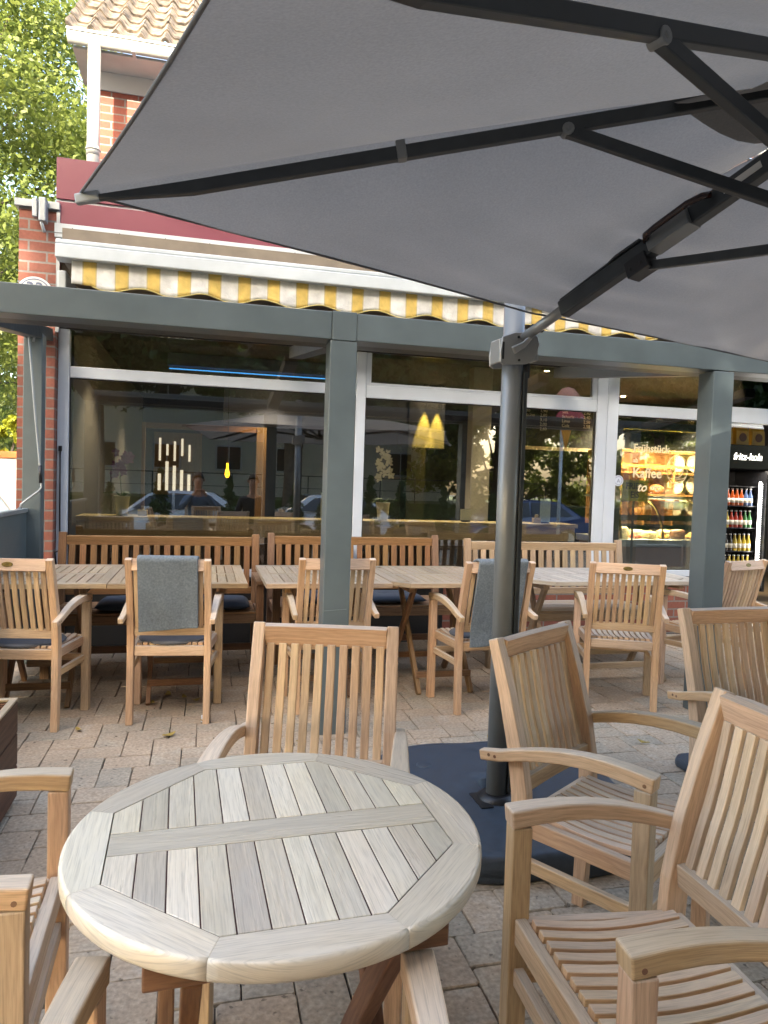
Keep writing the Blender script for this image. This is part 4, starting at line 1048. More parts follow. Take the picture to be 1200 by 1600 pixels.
for i, (x, y) in enumerate(lv_spots):
    mb = MB(); n = 10; s = .022+rnd.random()*.014; vs_ = []
    for k in range(n): a = 2*PI*k/n; rr = s*(1-.45*abs(math.sin(a))); vs_.append(mb.bm.verts.new((rr*math.cos(a)*1.2, rr*math.sin(a)*.9, .006+.012*(math.cos(a*2)+1)*.4+rnd.random()*.004)))
    mb.face(vs_, [(0, 0)]*n); o = mb.build('fallen_leaf', M['dry_leaf']); o.location = (x, y, .003); o.rotation_euler = (0, 0, rnd.random()*6)
    sm = o.modifiers.new('t', 'SOLIDIFY'); sm.thickness = .001
    tag(o, ['small dry yellow leaf under the left blanket chair, nearest its middle', 'small dry leaf under the left blanket chair, towards its right legs', 'small dry leaf under the left blanket chair, nearest its left rear leg', 'small dry leaf just right of the left blanket chair', 'small dry leaf at the back under the left blanket chair', 'small dry leaf by the right rear foot of the left blanket chair', 'small dry leaf on the paving between the two leftmost armchairs', 'small dry leaf on open paving in front of the half hidden armchair', 'furthest dry leaf under the table behind the left blanket', 'small dry leaf on open paving just in front of the left blanket chair', 'dry leaf on the paving left of the parasol mast', 'dry leaf on the paving between the parasol mast and the badged chair'][i], 'leaf', 'dry leaves on the paving')
o = MB().box(-.012, .012, -.010, .010, 0, .004).tube([(0, 0, .003), (.0, .0, .035)], [.009, .011], 10).build('paper_scrap', plain('litter_white', (.7, .72, .75), .6)); o.location = (.012, 4.01, .002)
tag(o, 'tiny white scrap of litter by a rear chair foot on the paving', 'litter')

# ------------------------------------------------------------------ trees
def leaf_mesh(name, centers, n_per, size, spread, seed, material, parent, flat=.6):
    import numpy as np
    rg = np.random.default_rng(seed); Cn = np.array(centers, float)
    c = np.repeat(Cn[:, :3], n_per, axis=0); rad = np.repeat(Cn[:, 3] if Cn.shape[1] > 3 else np.full(len(Cn), spread), n_per)
    d = rg.normal(size=c.shape); d /= np.linalg.norm(d, axis=1)[:, None]; c = c+d*(rad*rg.random(len(c))**.45)[:, None]*np.array([1, 1, .8])
    n = len(c); nrm = rg.normal(size=(n, 3))+np.array([0, 0, flat]); nrm /= np.linalg.norm(nrm, axis=1)[:, None]
    t = np.cross(nrm, rg.normal(size=(n, 3))); t /= np.linalg.norm(t, axis=1)[:, None]; b = np.cross(nrm, t)
    s = (size*(.6+.8*rg.random(n)))[:, None]
    v = np.stack([c-t*s, c-b*s*.5+nrm*s*.12, c+t*s, c+b*s*.5+nrm*s*.12], axis=1).reshape(-1, 3)
    me = bpy.data.meshes.new(name); me.vertices.add(4*n); me.vertices.foreach_set('co', v.ravel()); me.loops.add(4*n); me.polygons.add(n)
    me.loops.foreach_set('vertex_index', np.arange(4*n)); me.polygons.foreach_set('loop_start', np.arange(0, 4*n, 4)); me.update()
    clump = np.repeat(rg.random(len(Cn)), n_per)
    at = me.color_attributes.new('tone', 'FLOAT_COLOR', 'CORNER'); tt = np.clip(.5*clump+.5*rg.random(n), 0, 1); cc = np.repeat(np.stack([tt, rg.random(n), rg.random(n), np.ones(n)], 1), 4, axis=0); at.data.foreach_set('color', cc.ravel())
    me.validate(); return link(name, me, material, parent)
def tree(name, loc, h, cr, trunk_r, label, seed, m_, n_clump=90, n_per=220, size=.10, crown_z=(.35, 1.0), sq=(1, 1, 1), group=None, cat='tree'):
    r = empty(name, loc, 0, label, cat, group); rg = random.Random(seed)
    tb = MB(); z1 = h*crown_z[0]
    tb.tube([(0, 0, 0), (.05, .02, z1*.5), (.0, -.05, z1), (.1, .1, h*.7), (.15, .1, h*.9)], [trunk_r, trunk_r*.8, trunk_r*.7, trunk_r*.4, trunk_r*.1], 12)
    cs = []; zc = h*(crown_z[0]+crown_z[1])/2; hz = h*(crown_z[1]-crown_z[0])/2
    for i in range(n_clump):
        while True:
            p = Vector((rg.uniform(-1, 1), rg.uniform(-1, 1), rg.uniform(-1, 1)))
            if .3 < p.length < 1: break
        p *= 1/ max(p.length, .01)*(p.length**.35)
        lump = 1+.28*noise.noise(p*1.7+Vector((seed, 0, 0)))
        q = Vector((p.x*cr*sq[0]*lump, p.y*cr*sq[1]*lump, zc+p.z*hz*lump)); cs.append((q.x, q.y, q.z, cr*rg.uniform(.13, .26)))
        if i % 4 == 0:
            s0 = Vector((0, 0, z1+(h*.8-z1)*rg.random()*.8)); tb.tube([s0, s0.lerp(q, .5)+Vector((0, 0, -.15)), q], [trunk_r*.28, trunk_r*.15, trunk_r*.04], 6)
    tb.build('trunk', M['bark'], r)
    leaf_mesh('crown', cs, n_per, size, .5, seed, m_, r); return r
tree('broadleaf_tree', (-6.6, 15.0, -.45), 12.3, 4.9, .3, 'tall sunlit yellow green tree left of the cafe building', 21, M['leaf'], 240, 850, .05, (.12, 1.0))
tree('broadleaf_tree', (-9.5, 25, -.45), 12, 5.5, .35, 'second sunlit tree further back at the left edge', 22, M['leaf'], 120, 380, .10, (.1, 1.0))
tree('round_bush', (-3.1, 12.4, .9), 1.25, .8, .05, 'bright yellow green bush above the garden wall at the left edge', 23, M['leaf_yellow'], 50, 160, .05, (.0, 1.0), cat='bush')
# trees shading the terrace from behind the camera
tr = [(-9.5, -12, 15, 5.0), (-3.4, -12.5, 15.5, 5.2), (9.0, -12.5, 13.5, 5.2), (15, -9.5, 13, 5.0), (-15.5, -9, 15, 5), (2.6, -11.5, 15, 4.8)]
lt = ['leafy tree across the road, leftmost seen mirrored in the cafe windows', 'tall leafy tree before the left half of the white house', 'leafy tree mirrored in the middle window beside the wall lights', 'big leafy tree mirrored in the upper right window panes',
      'leafy tree far to the left across the road behind the terrace', 'tall leafy tree before the right half of the white house']
for i, (x, y, h, c) in enumerate(tr):
    tree('street_tree', (x, y, -.45), h, c, .24, lt[i], 40+i, M['leaf_dark'], 230, 330, .14, (.27, 1.0), group='street trees behind the terrace')
for i, (x, y, h) in enumerate(((13, -19, 11), (19.5, -21, 12), (27, -20, 12), (35, -24, 13), (22, -13, 12), (-19, -21, 12))):
    tree('park_tree', (x, y, -.45), h, 4.2, .2, ['bushy tree right beside the white house across the road', 'second bushy tree right of the white house', 'third bushy tree right of the white house', 'bushy tree furthest right across the road', 'bushy tree at the right in front of the park row', 'bushy tree left of the white house across the road'][i], 70+i, M['leaf'], 90, 200, .16, (.03, 1.0), group='bushy trees beside the white house')
# thujas in planters along the terrace edge
def thuja_proto():
    r = empty('thuja_planter'); MB().box(-.22, .22, -.22, .22, 0, .42).build('planter_box', M['planter_wood'], r, bevel=.01)
    cs = []
    rg = random.Random(3)
    for i in range(60):
        z = rg.random(); a = rg.random()*6.3; rr = .20*(1-z)**.8*rg.random()**.4; cs.append((rr*math.cos(a), rr*math.sin(a), .45+z*.95, .05+.05*(1-z)))
    leaf_mesh('foliage', cs, 45, .028, .1, 3, M['thuja'], r, 0); return r
th = thuja_proto()
for i, x in enumerate((-1.75, -.85, .45, 1.75, 2.35, 3.3, 3.95, 4.9, 6.0)):
    t_ = th if i == 0 else copy_tree(th)
    t_.location = (x, -2.45, 0); t_.rotation_euler = (0, 0, i*1.3); t_.scale = (1, 1, .86+.07*((i*7) % 4))
    tag(t_, ['small cone thuja in a wooden box, leftmost in the row behind the camera', 'small thuja mirrored left of the man in the blue shirt', 'slim thuja mirrored between the two seated men', 'thuja mirrored right of the man in the dark jacket', 'thuja mirrored beside the middle pergola post, left side',
            'thuja mirrored left of the white orchid pot', 'thuja mirrored right of the white orchid pot', 'thuja mirrored in front of the dark parked cars', 'rightmost thuja of the row behind the camera'][i], 'shrub', 'thujas in wooden boxes behind the camera')

# ------------------------------------------------------------------ street behind and beside
H = empty('white_house', (1.5, -22, .5), 0, 'white rendered house with square windows across the road, mirrored in the cafe glass', 'house')
o = MB().box(-13, 10, -9, 0, -.9, 6.2).build('wall', M['white_paint'], H)
rf = MB(); rf.sweep([(-13.5, -4.5, 6.9), (10.5, -4.5, 6.9)], 10.4, 1.4, (0, 1, 0)); rf.build('roof', M['soffit'], H)
wd = plain('window_dark', (.03, .035, .04), .08)
for i in range(8):
    for z0 in (1.25, 4.0):
        x = -11.5+i*2.75; wf = MB().box(x-.62, x+.62, .005, .05, z0-.05, z0+1.15).build('window', M['white_frame'], H)
        MB().box(x-.53, x-.03, .052, .06, z0+.04, z0+1.07).box(x+.03, x+.53, .052, .06, z0+.04, z0+1.07).build('pane', wd, wf)
RL = empty('street_railing', (0, -16.8, .55), 0, 'thin dark railing along the lawn in front of the white house', 'railing')
q = MB()
for k in range(20): q.tube([(-14+k*1.5, 0, 0), (-14+k*1.5, 0, 1.0)], .02, 6)
q.tube([(-14, 0, 1.0), (14.5, 0, 1.0)], .02, 6).tube([(-14, 0, .5), (14.5, 0, .5)], .012, 6); q.build('rail', M['rib'], RL)
def car(loc, rz, col, label):
    r = empty('parked_car', loc, rz, label, 'car', 'cars parked along the street'); pm = plain('car_paint', col, .25, 0, coat=.6)
    W = .86
    body = [(-2.1, .28), (-2.12, .55), (-2.0, .78), (-1.1, .90), (-.55, 1.36), (.1, 1.46), (1.1, 1.42), (1.75, 1.0), (2.05, .92), (2.12, .6), (2.08, .28)]
    mb = MB(); mb.new(); secs = []
    for s, iw in ((-1, .0), (1, .0)):
        secs.append([mb.bm.verts.new((x, s*(W if z < .95 else W-.16*(z-.95)/.5), z)) for x, z in body])
    n = len(body)
    mb.face(secs[0], [(0, 0)]*n); mb.face(secs[1][::-1], [(0, 0)]*n)
    for i in range(n): j = (i+1) % n; mb.face([secs[0][i], secs[0][j], secs[1][j], secs[1][i]], [(0, 0)]*4)
    mb.build('body', pm, r, bevel=.06, seg=3)
    gd = plain('car_glass', (.02, .025, .03), .05)
    for s in (-1, 1):
        g_ = MB(); g_.new()
        for pts in ([(-.92, .97), (-.50, 1.30), (.05, 1.38), (.05, .97)], [(.12, .97), (.12, 1.38), (1.0, 1.34), (1.45, .99)]):
            a = [g_.bm.verts.new((x, s*(W+.004-.16*max(z-.95, 0)/.5), z)) for x, z in pts]; b = [g_.bm.verts.new((x, s*(W+.012-.16*max(z-.95, 0)/.5), z)) for x, z in pts]
            g_.face(b, [(0, 0)]*4)
            for i in range(4): g_.face([a[i], a[(i+1) % 4], b[(i+1) % 4], b[i]], [(0, 0)]*4)
        g_.build('side_window', gd, r)
        MB().sweep([(-.60, s*.92, .98), (-.50, s*1.0, .99)], .10, .12, (0, 0, 1)).build('mirror', pm, r, bevel=.02)
        MB().box(-2.13, -2.05, s*.60-.16, s*.60+.16, .60, .72).build('headlight', plain('lamp_glass', (.7, .7, .7), .1), r, bevel=.02)
    def quad(nm, p):
        g_ = MB(); g_.new(); vs_ = [g_.bm.verts.new(v) for v in p]; v2 = [g_.bm.verts.new((v[0]+.012*(1 if v[0] > 0.5 else -1), v[1], v[2]+.012)) for v in p]; g_.face(v2, [(0, 0)]*4)
        for i in range(4): g_.face([vs_[i], vs_[(i+1) % 4], v2[(i+1) % 4], v2[i]], [(0, 0)]*4)
        g_.build(nm, gd, r)
    quad('windscreen', [(-1.02, -.74, .965), (-1.02, .74, .965), (-.60, .66, 1.315), (-.60, -.66, 1.315)])
    quad('rear_window', [(1.66, .70, 1.06), (1.66, -.70, 1.06), (1.17, -.64, 1.375), (1.17, .64, 1.375)])
    for x in (-1.3, 1.3):
        for s in (-1, 1):
            t_ = MB().tube([(x, s*.66, .31), (x, s*.885, .31)], .31, 24).build('wheel', M['black'], r, bevel=.03); MB().tube([(x, s*.886, .31), (x, s*.90, .31)], .19, 16).build('rim', M['chrome'], t_)
    return r
car((-.9, -8.2, -.45), 0, (.55, .57, .6), 'silver car parked on the street, mirrored beside the man in the blue shirt')
car((3.9, -8.3, -.45), PI, (.5, .52, .55), 'light grey car parked on the street, mirrored by the middle pergola post')
car((9.2, -8.2, -.45), 0, (.03, .06, .16), 'dark blue car parked on the street, mirrored in the right window')
car((-3.12, 8.35, -.30), R(91), (.02, .022, .025), 'dark car parked beyond the wind screen at the left edge')
gw = empty('garden_wall', (-6, 11.5, -.45), 0, 'white garden wall with an orange coping seen at the left edge', 'wall')
MB().box(-9, 4, 0, .25, 0, 2.0).build('wall_face', M['white_paint'], gw); MB().box(-9.02, 4.02, -.03, .28, 2.002, 2.10).build('coping', plain('terracotta', (.5, .16, .05), .8), gw, bevel=.01)

# ------------------------------------------------------------------ street sign shaped as an ice cream cone (mirrored in the right window)
IS = empty('ice_cone_sign', (7.97, -3.0, 0), PI, 'orange ice cream cone sign with a dark red oval plate, mirrored in the right window', 'sign')
MB().lathe([(.01, 2.25), (.09, 2.6), (.15, 2.85), (.15, 2.86)], 18).build('cone', plain('cone_orange', (.8, .33, .03), .5), IS)
MB().lathe([(.15, 3.1), (.28, 3.3), (.26, 3.5), (.14, 3.64), (.02, 3.68)], 20).build('scoop', plain('scoop_pink', (.55, .22, .16), .5), IS)
op = MB(); op.prism([(.36*math.cos(2*PI*k/40), .22*math.sin(2*PI*k/40)) for k in range(40)], 0, .03); pl_ = op.build('plate', plain('plate_red', (.42, .02, .04), .4), IS); pl_.rotation_euler = (PI/2, 0, 0); pl_.location = (0, -.16, 2.95)
text('plate_text', 'Café am Pier', .13, M['white_alu'], pl_, (0, -.04, .031), (0, 0, 0), .002, 'CENTER', .2)
MB().tube([(0, .2, -.45), (0, .2, 3.2)], .04, 10).tube([(0, .2, 2.9), (0, 0, 2.9)], .02).build('pole', M['white_alu'], IS)

# ------------------------------------------------------------------ cafe interior
IR = empty('cafe_interior', (3, 9, 0), 0, 'dark grey cafe room seen through the shop windows', 'room')
IO = (-3, -9, 0)
dk = plain('room_wall_dark', (.05, .05, .052), .8, 0, .1, 3); wl = plain('room_wall_grey', (.13, .14, .19), .85, 0, .06, 3)
def ip(n, mb, mt, **k): o = mb.build(n, mt, IR, **k); o.location = IO; return o
ip('floor', MB().box(-1.1, 9.9, 6.13, 13, -.012, .0), plain('room_floor', (.09, .075, .06), .35, 0, .15, 2))
ip('ceiling', MB().box(-1.1, 9.9, 6.16, 13, 2.66, 2.75), plain('room_ceiling', (.10, .098, .09), .8))
ip('back_wall', MB().box(-1.1, 9.9, 12.6, 12.8, 0, 2.66), dk)
ip('side_panel', MB().box(9.7, 9.9, 6.2, 12.6, 0, 2.66), wl)
ip('side_panel', MB().box(-1.1, -1.05, 6.2, 12.6, 0, 2.66), plain('room_side', (.16, .15, .13), .8))
# boxed grey wall with wall lights, wooden frame partition
ip('wall_box', MB().box(2.56, 3.05, 9.0, 9.5, 1.84, 2.66).box(.2, 2.55, 9.02, 9.5, 2.05, 2.66), wl)
ip('column', MB().box(2.55, 2.80, 9.0, 9.3, 0, 1.838), M['black'])
ip('column', MB().box(2.83, 3.05, 7.4, 7.55, 0, 2.659), plain('column_cream', (.42, .39, .32), .8))
pf = MB().box(.60, .72, 9.0, 9.1, 0, 2.0).box(-.72, .598, 9.02, 9.08, 1.93, 2.0).box(-.76, -.722, 9.02, 9.1, 0, 2.0)
ip('timber_frame', pf, M['teak_bench'])
# recessed spots and the lamps behind them
warm = emis('spot_warm', (1, .72, .35), 25); amber = emis('bulb_amber', (1, .45, .02), 1.0); led = emis('led_blue', (.05, .35, .9), .22); wled = emis('led_white', (1, .88, .68), 2)
def ceiling_spot(x, y, z, lb, e=0, col=(1, .82, .6), size=.03, tilt=None):
    r = empty('ceiling_spot', (x, y, z), 0, lb, 'lamp', 'ceiling spots in the cafe')
    MB().lathe([(.05, 0), (.055, -.004), (.055, -.012), (.035, -.014)], 16).build('ring', M['chrome'], r)
    MB().lathe([(.028, -.016), (.026, -.02), (.01, -.022)], 12).build('bulb', warm, r)
    if e:
        ld = bpy.data.lights.new('spot', 'SPOT'); ld.energy = e*.5; ld.color = col; ld.spot_size = R(100); ld.spot_blend = .6; ld.shadow_soft_size = .02
        lo = bpy.data.objects.new('spot_light', ld); C.objects.link(lo); lo.parent = r; lo.location = (0, 0, -.04)
        if tilt: lo.rotation_euler = tilt
for i, (x, y, z, e, lb) in enumerate([(-.54, 7.0, 2.658, 26, 'lit ceiling spot behind the upper left pane'), (-.35, 9.6, 2.658, 30, 'lit ceiling spot at the back left of the room'), (.75, 8.6, 2.658, 30, 'lit ceiling spot in the middle of the left window'),
      (1.9, 10.6, 2.658, 40, 'lit ceiling spot above the back tables'), (4.2, 9.6, 2.658, 90, 'lit ceiling spot above the menu board, left'), (5.5, 8.7, 2.658, 120, 'lit ceiling spot above the bread shelves'), (6.8, 8.3, 2.658, 90, 'lit ceiling spot by the drinks fridge'), (3.6, 7.2, 2.658, 60, 'lit ceiling spot right of the cream column'), (1.7, 6.95, 2.658, 55, 'added ceiling spot brightening the counter behind the middle window')]):  # the spot behind the middle window is added to brighten the counter
    ceiling_spot(x, y, z, lb, e)
for i, (x, lb) in enumerate(((2.765, 'left one of two wall washers throwing a yellow arch on the grey wall'), (2.94, 'right one of two wall washers throwing a yellow arch on the grey wall'))):
    r = empty('wall_washer', (x, 8.915, 2.66), 0, lb, 'lamp', 'wall washers in the cafe')
    MB().tube([(0, 0, 0), (0, 0, -.05)], .03, 12).build('housing', M['chrome'], r); MB().tube([(0, 0, -.051), (0, 0, -.055)], .02, 10).build('bulb', warm, r)
    ld = bpy.data.lights.new('spot', 'SPOT'); ld.energy = 60; ld.color = (1, .62, .08); ld.spot_size = R(30); ld.spot_blend = .5; ld.shadow_soft_size = .01
    lo = bpy.data.objects.new('spot_light', ld); C.objects.link(lo); lo.parent = r; lo.location = (0, 0, -.07); lo.rotation_euler = (R(1), 0, 0)
o = MB().box(-.4, 1.6, 7.9, 7.93, 2.492, 2.500).build('led_strip', led); tag(o, 'blue light strip along the cafe ceiling behind the left transom', 'light strip')
o = MB().box(-.42, 1.62, 7.86, 8.4, 2.525, 2.655).build('ceiling_cove', wl, IR); o.location = IO
pd = empty('pendant_bulb', (.223, 8.0, 0), 0, 'amber glowing bulb hanging on a thin cord in the left window', 'lamp')
MB().tube([(0, 0, 1.52), (0, 0, 2.52)], .004, 6).build('cord', M['black'], pd); MB().lathe([(.008, 1.36), (.020, 1.375), (.026, 1.40), (.018, 1.44), (.011, 1.47), (.011, 1.52)], 14).build('bulb', amber, pd)
# bright slatted back window
bw = empty('back_window', (-.5, 12.55, 0), 0, 'bright back window with vertical blind strips deep in the room on the left', 'window')
q = MB()
for k in range(5):
    x = -.28+k*.12; q.box(x, x+.035, 0, .01, 1.62+.09*(k % 2), 2.0-.05*((k*2) % 3)); q.box(x-.01, x+.04, 0, .01, 1.12, 1.40+.07*((k*3) % 4))
q.build('blind', emis('daylight_strip', (1, .9, .75), .13), bw); MB().box(-.36, .42, .011, .04, 1.05, 2.1).build('frame', M['teak_bench'], bw)
# counter board along the windows
ct = empty('window_counter', (1.2, 6.45, 0), 0, 'long pale wooden counter board running behind the windows', 'counter')
o = MB().box(-1.03, 3.52, 6.25, 6.60, .975, 1.01).build('board', M['pine'], ct, bevel=.004); o.location = (-1.2, -6.45, 0)
o = MB().box(-1.03, 3.50, 6.27, 6.30, .845, .972).build('apron', M['pine'], ct, bevel=.003); o.location = (-1.2, -6.45, 0)
q = MB()
for x in (-.9, .3, 1.5, 2.7, 3.4): q.box(x, x+.05, 6.32, 6.37, 0, .974)
o = q.build('leg', M['black'], ct); o.location = (-1.2, -6.45, 0)
o = MB().box(-1.04, 3.6, 6.20, 6.24, .56, .80).build('window_radiator', M['black']); tag(o, 'black low panel behind the lower edge of the windows', 'radiator')
def orchid(x, y, z, petal, hgt, lb, seed, k=14, droop=0):
    r = empty('potted_orchid', (x, y, z), 0, lb, 'plant', 'orchids on the window counter'); rg = random.Random(seed)
    MB().lathe([(.045, 0), (.047, .005), (.062, .15), (.066, .155), (.066, .165), (.058, .165), (.055, .14)], 20).build('pot', M['pot'], r)
    s = MB(); tip = Vector((.03, 0, hgt)); s.tube([(0, 0, .12), (-.02, 0, .12+hgt*.4), tip*.95, tip], .004, 6)
    for i in range(7):
        a = rg.random()*6.3; d = Vector((math.cos(a), math.sin(a), 0)); s.sweep([Vector((0, 0, .15)), Vector((0, 0, .20))+d*.06, Vector((0, 0, .16+rg.random()*.04))+d*(.12+.05*rg.random())], [.02, .035, .006], .004, d.cross(Vector((0, 0, 1))))
    s.build('leaves', M['stem'], r)
    f = MB()
    for i in range(k):
        q_ = i/k; c = Vector((rg.uniform(-.07, .07), rg.uniform(-.03, .03), hgt+.03-q_*(.20+droop)))
        for p in range(5):
            a = 2*PI*p/5+rg.random(); d = Vector((math.cos(a), 0, math.sin(a))); v = [c, c+d*.022+Vector((d.z, 0, -d.x))*.014, c+d*.042+Vector((0, -.006, 0)), c+d*.022-Vector((d.z, 0, -d.x))*.014]
            f.new(); f.face([f.bm.verts.new(w_) for w_ in v], [(0, 0)]*4)
    fo = f.build('flowers', petal, r); sm = fo.modifiers.new('t', 'SOLIDIFY'); sm.thickness = .001; return r
orchid(-.69, 6.42, 1.011, M['orchid_purple'], .50, 'purple orchid in a white pot on the counter in the left window', 3, 16)
orchid(1.60, 6.42, 1.011, M['orchid_white'], .62, 'white orchid in a white pot on the counter in the middle window', 5, 18, .08)
for i, (x, lb) in enumerate(((-.52, 'small wooden block on the counter beside the purple orchid'), (3.15, 'small wooden menu holder block on the counter by the blue card'))):
    o = MB().box(-.04, .04, -.02, .02, 0, .05).box(-.015, .015, -.012, .012, .051, .085).build('wooden_block', M['pine'], bevel=.004); o.location = (x, 6.4, 1.011); tag(o, lb, 'holder')
for i, (x, c, h_, lb) in enumerate(((1.07, (.55, .56, .5), .24, 'white menu card standing on the counter left of the middle post'), (2.42, (.55, .6, .55), .12, 'small white card on the counter in the middle window'), (3.25, (.40, .55, .60), .24, 'pale blue card standing on the counter behind the mast'))):
    r = empty('menu_card', (x, 6.42, 1.011), 0, lb, 'menu card', 'cards on the window counter'); MB().box(-.055, .055, -.002, .002, .012, h_).build('card', plain('card_paper', c, .6, 0, .05, 40), r); MB().box(-.04, .04, -.02, .02, 0, .012).build('foot', M['black'], r)
# dark tables and chairs in the room
for i, (x, y) in enumerate(((.4, 8.2), (2.1, 8.0), (1.2, 9.8))):
    r = empty('cafe_table', (x, y, 0), 0, ['dark square table inside the left window', 'dark square table inside the middle window', 'dark square table at the back of the room'][i], 'table', 'tables inside the cafe')
    MB().box(-.4, .4, -.4, .4, .72, .75).build('table_top', M['teak_dark'], r, bevel=.004); MB().lathe([(.25, 0), (.25, .02), (.03, .04), (.03, .72)], 16).build('leg', M['black'], r)
# menu boards with chalk writing
chalk = plain('chalk', (.6, .56, .4), .9); bb = plain('blackboard', (.012, .014, .013), .8)
def board(x0, x1, y, z0, z1, lines, lb, seed):
    r = empty('menu_board', ((x0+x1)/2, y, z0), 0, lb, 'menu board', 'chalk menu boards above the counter'); MB().box(x0-(x0+x1)/2, x1-(x0+x1)/2, 0, .03, 0, z1-z0).build('board', bb, r)
    MB().box(x0-(x0+x1)/2, x1-(x0+x1)/2, -.04, .03, -.05, -.003).build('ledge', M['pine'], r)
    for c, (px, body) in enumerate(lines): text('chalk_text', body, .062, chalk, r, (px-(x0+x1)/2, -.004, z1-z0-.09), (PI/2, 0, 0), .001)
    return r
board(4.0, 5.25, 9.0, 1.93, 2.55, [(4.05, 'Kaffee\nEspresso\nCappuccino\nLatte\nTee\nKakao'), (4.42, '2,20\n1,90\n2,80\n3,10\n2,00\n2,60'), (4.75, 'Wasser\nSaft\nSchorle\nLimo\nCola'), (5.08, '1,80\n2,40\n2,40\n2,50\n2,50')], 'black chalk menu board behind the window right of the mast', 1)
board(5.3, 7.1, 8.6, 1.93, 2.55, [(5.38, 'Croissant\nBrötchen\nKuchen\nTorte'), (5.95, 'Müsli\nOmelett\nSalat\nSuppe\nToast'), (6.45, '3,50\n4,20\n3,90\n4,50\n3,20'), (6.75, 'Eis\nWaffel')], 'black chalk menu board above the cake counter', 2)
# bread shelves behind the counter
sh = empty('bread_shelf', (5.7, 8.5, 0), 0, 'lit wooden shelves with bread and plates behind the cake counter', 'shelf')
wsh = plain('shelf_wood', (.35, .17, .06), .6, 0, .3, 8)
q = MB().box(-.62, 1.35, .3, .34, .9, 1.9)
for z in (1.0, 1.3, 1.6, 1.88): q.box(-.62, 1.35, 0, .298, z, z+.025)
for x in (-.62, -.4, .05, .5, .95, 1.33): q.box(x, x+.025, .002, .297, .9, 1.878)
q.build('rack', wsh, sh, bevel=.002)
ld = bpy.data.lights.new('shelf_lamp', 'AREA'); ld.energy = 18; ld.color = (1, .72, .38); ld.shape = 'RECTANGLE'; ld.size = 1.7; ld.size_y = .1; lo = bpy.data.objects.new('shelf_light', ld); C.objects.link(lo); lo.parent = sh; lo.location = (.35, -.25, 1.86); lo.rotation_euler = (R(25), 0, 0)
bread_m = plain('bread_crust', (.34, .17, .06), .75, 0, .35, 25, .4, 40); plate_m = plain('plate_white', (.6, .58, .52), .3)
rg = random.Random(9); kk = 0
ORD = ['first', 'second', 'third', 'fourth', 'fifth', 'sixth', 'seventh', 'eighth', 'ninth', 'tenth']
SHN = {1.027: 'bottom', 1.327: 'middle', 1.627: 'top'}
for z in (1.027, 1.327, 1.627):
    for i in range(9):
        x = -1.15+i*.285; 
        if rg.random() < .12 or x < -.60: continue
        if i >= 6 and True:
            o = MB().lathe([(.02, 0), (.10, .012), (.125, .03), (.12, .034), (.09, .018), (.0, .014)], 20).build('plate', plate_m); o.location = (5.7+x+.05, 8.62, z+.125); o.rotation_euler = (R(80), 0, 0)
            tag(o, f'round white plate upright on the {SHN[z]} lit bread shelf, {ORD[max(i-2, 0)]} place from the left', 'plate', 'plates on the bread shelf')
        else:
            o = MB().lathe([(.0, 0), (.075, .005), (.10, .04), (.085, .085), (.04, .11), (.0, .115)], 14).build('bread_loaf', bread_m); o.scale = (1.15, .8, .9+.3*rg.random()); o.location = (5.7+x+.05, 8.62, z)
            tag(o, f'brown loaf of bread on the {SHN[z]} lit shelf, {ORD[max(i-2, 0)]} place from the left', 'bread', 'loaves on the bread shelf')
# yellow band above the shelves
o = MB().box(5.35, 7.05, 8.44, 8.46, 1.68, 1.715).build('price_strip', plain('strip_yellow', (.32, .34, .04), .6)); o.rotation_euler = (0, 0, 0); tag(o, 'yellow green price strip across the bread shelves', 'strip')
# cake counter with curved glass
cc = empty('cake_counter', (5.3, 7.2, 0), 0, 'lit cake counter with curved glass front and brown panels', 'display case')
steel = plain('counter_steel', (.28, .31, .30), .4, .4)
MB().box(-.72, .45, 0, .9, 0, .72).build('base_panel', plain('counter_brown', (.16, .075, .035), .4, 0, .2, 3), cc, bevel=.01)
MB().box(-.74, .45, -.03, .95, .722, .80).build('deck', steel, cc, bevel=.006)
gl = []; 
for k in range(11): a = R(90)*k/10; gl.append((-.01+.45*(1-math.cos(a)), .81+.46*math.sin(a)))
gm = MB(); gm.new()
for i in range(10):
    (y0, z0), (y1, z1) = gl[i], gl[i+1]; v = [gm.bm.verts.new(p) for p in ((-.70, y0, z0), (.43, y0, z0), (.43, y1, z1), (-.70, y1, z1))]; gm.face(v, [(0, 0)]*4, True)
gm.build('curved_glass', M['glass'], cc)
for x in (-.705, -.16, .435): MB().sweep([(x, y, z) for y, z in gl], .022, .018, (1, 0, 0)).build('frame_rib', M['brass'], cc)
MB().box(-.70, .43, .44, .86, 1.272, 1.30).build('top_shelf', steel, cc, bevel=.004); MB().box(-.68, .41, .46, .52, 1.255, 1.268).build('light_tube', wled, cc)
MB().box(-.68, .41, .38, .84, 1.02, 1.03).build('glass_shelf', M['glass'], cc)
ld = bpy.data.lights.new('case_lamp', 'AREA'); ld.energy = 26; ld.color = (1, .80, .48); ld.shape = 'RECTANGLE'; ld.size = 1.0; ld.size_y = .08; lo = bpy.data.objects.new('case_light', ld); C.objects.link(lo); lo.parent = cc; lo.location = (-.14, .42, 1.245)
ck = {'cream': plain('cake_cream', (.62, .52, .33), .7, 0, .15, 30), 'choc': plain('cake_chocolate', (.10, .04, .02), .5), 'red': plain('cake_red', (.5, .09, .06), .4, 0, .3, 40), 'gold': plain('pastry_gold', (.52, .30, .07), .6, 0, .3, 40)}
kinds = ['cream', 'gold', 'choc', 'gold', 'cream', 'red']
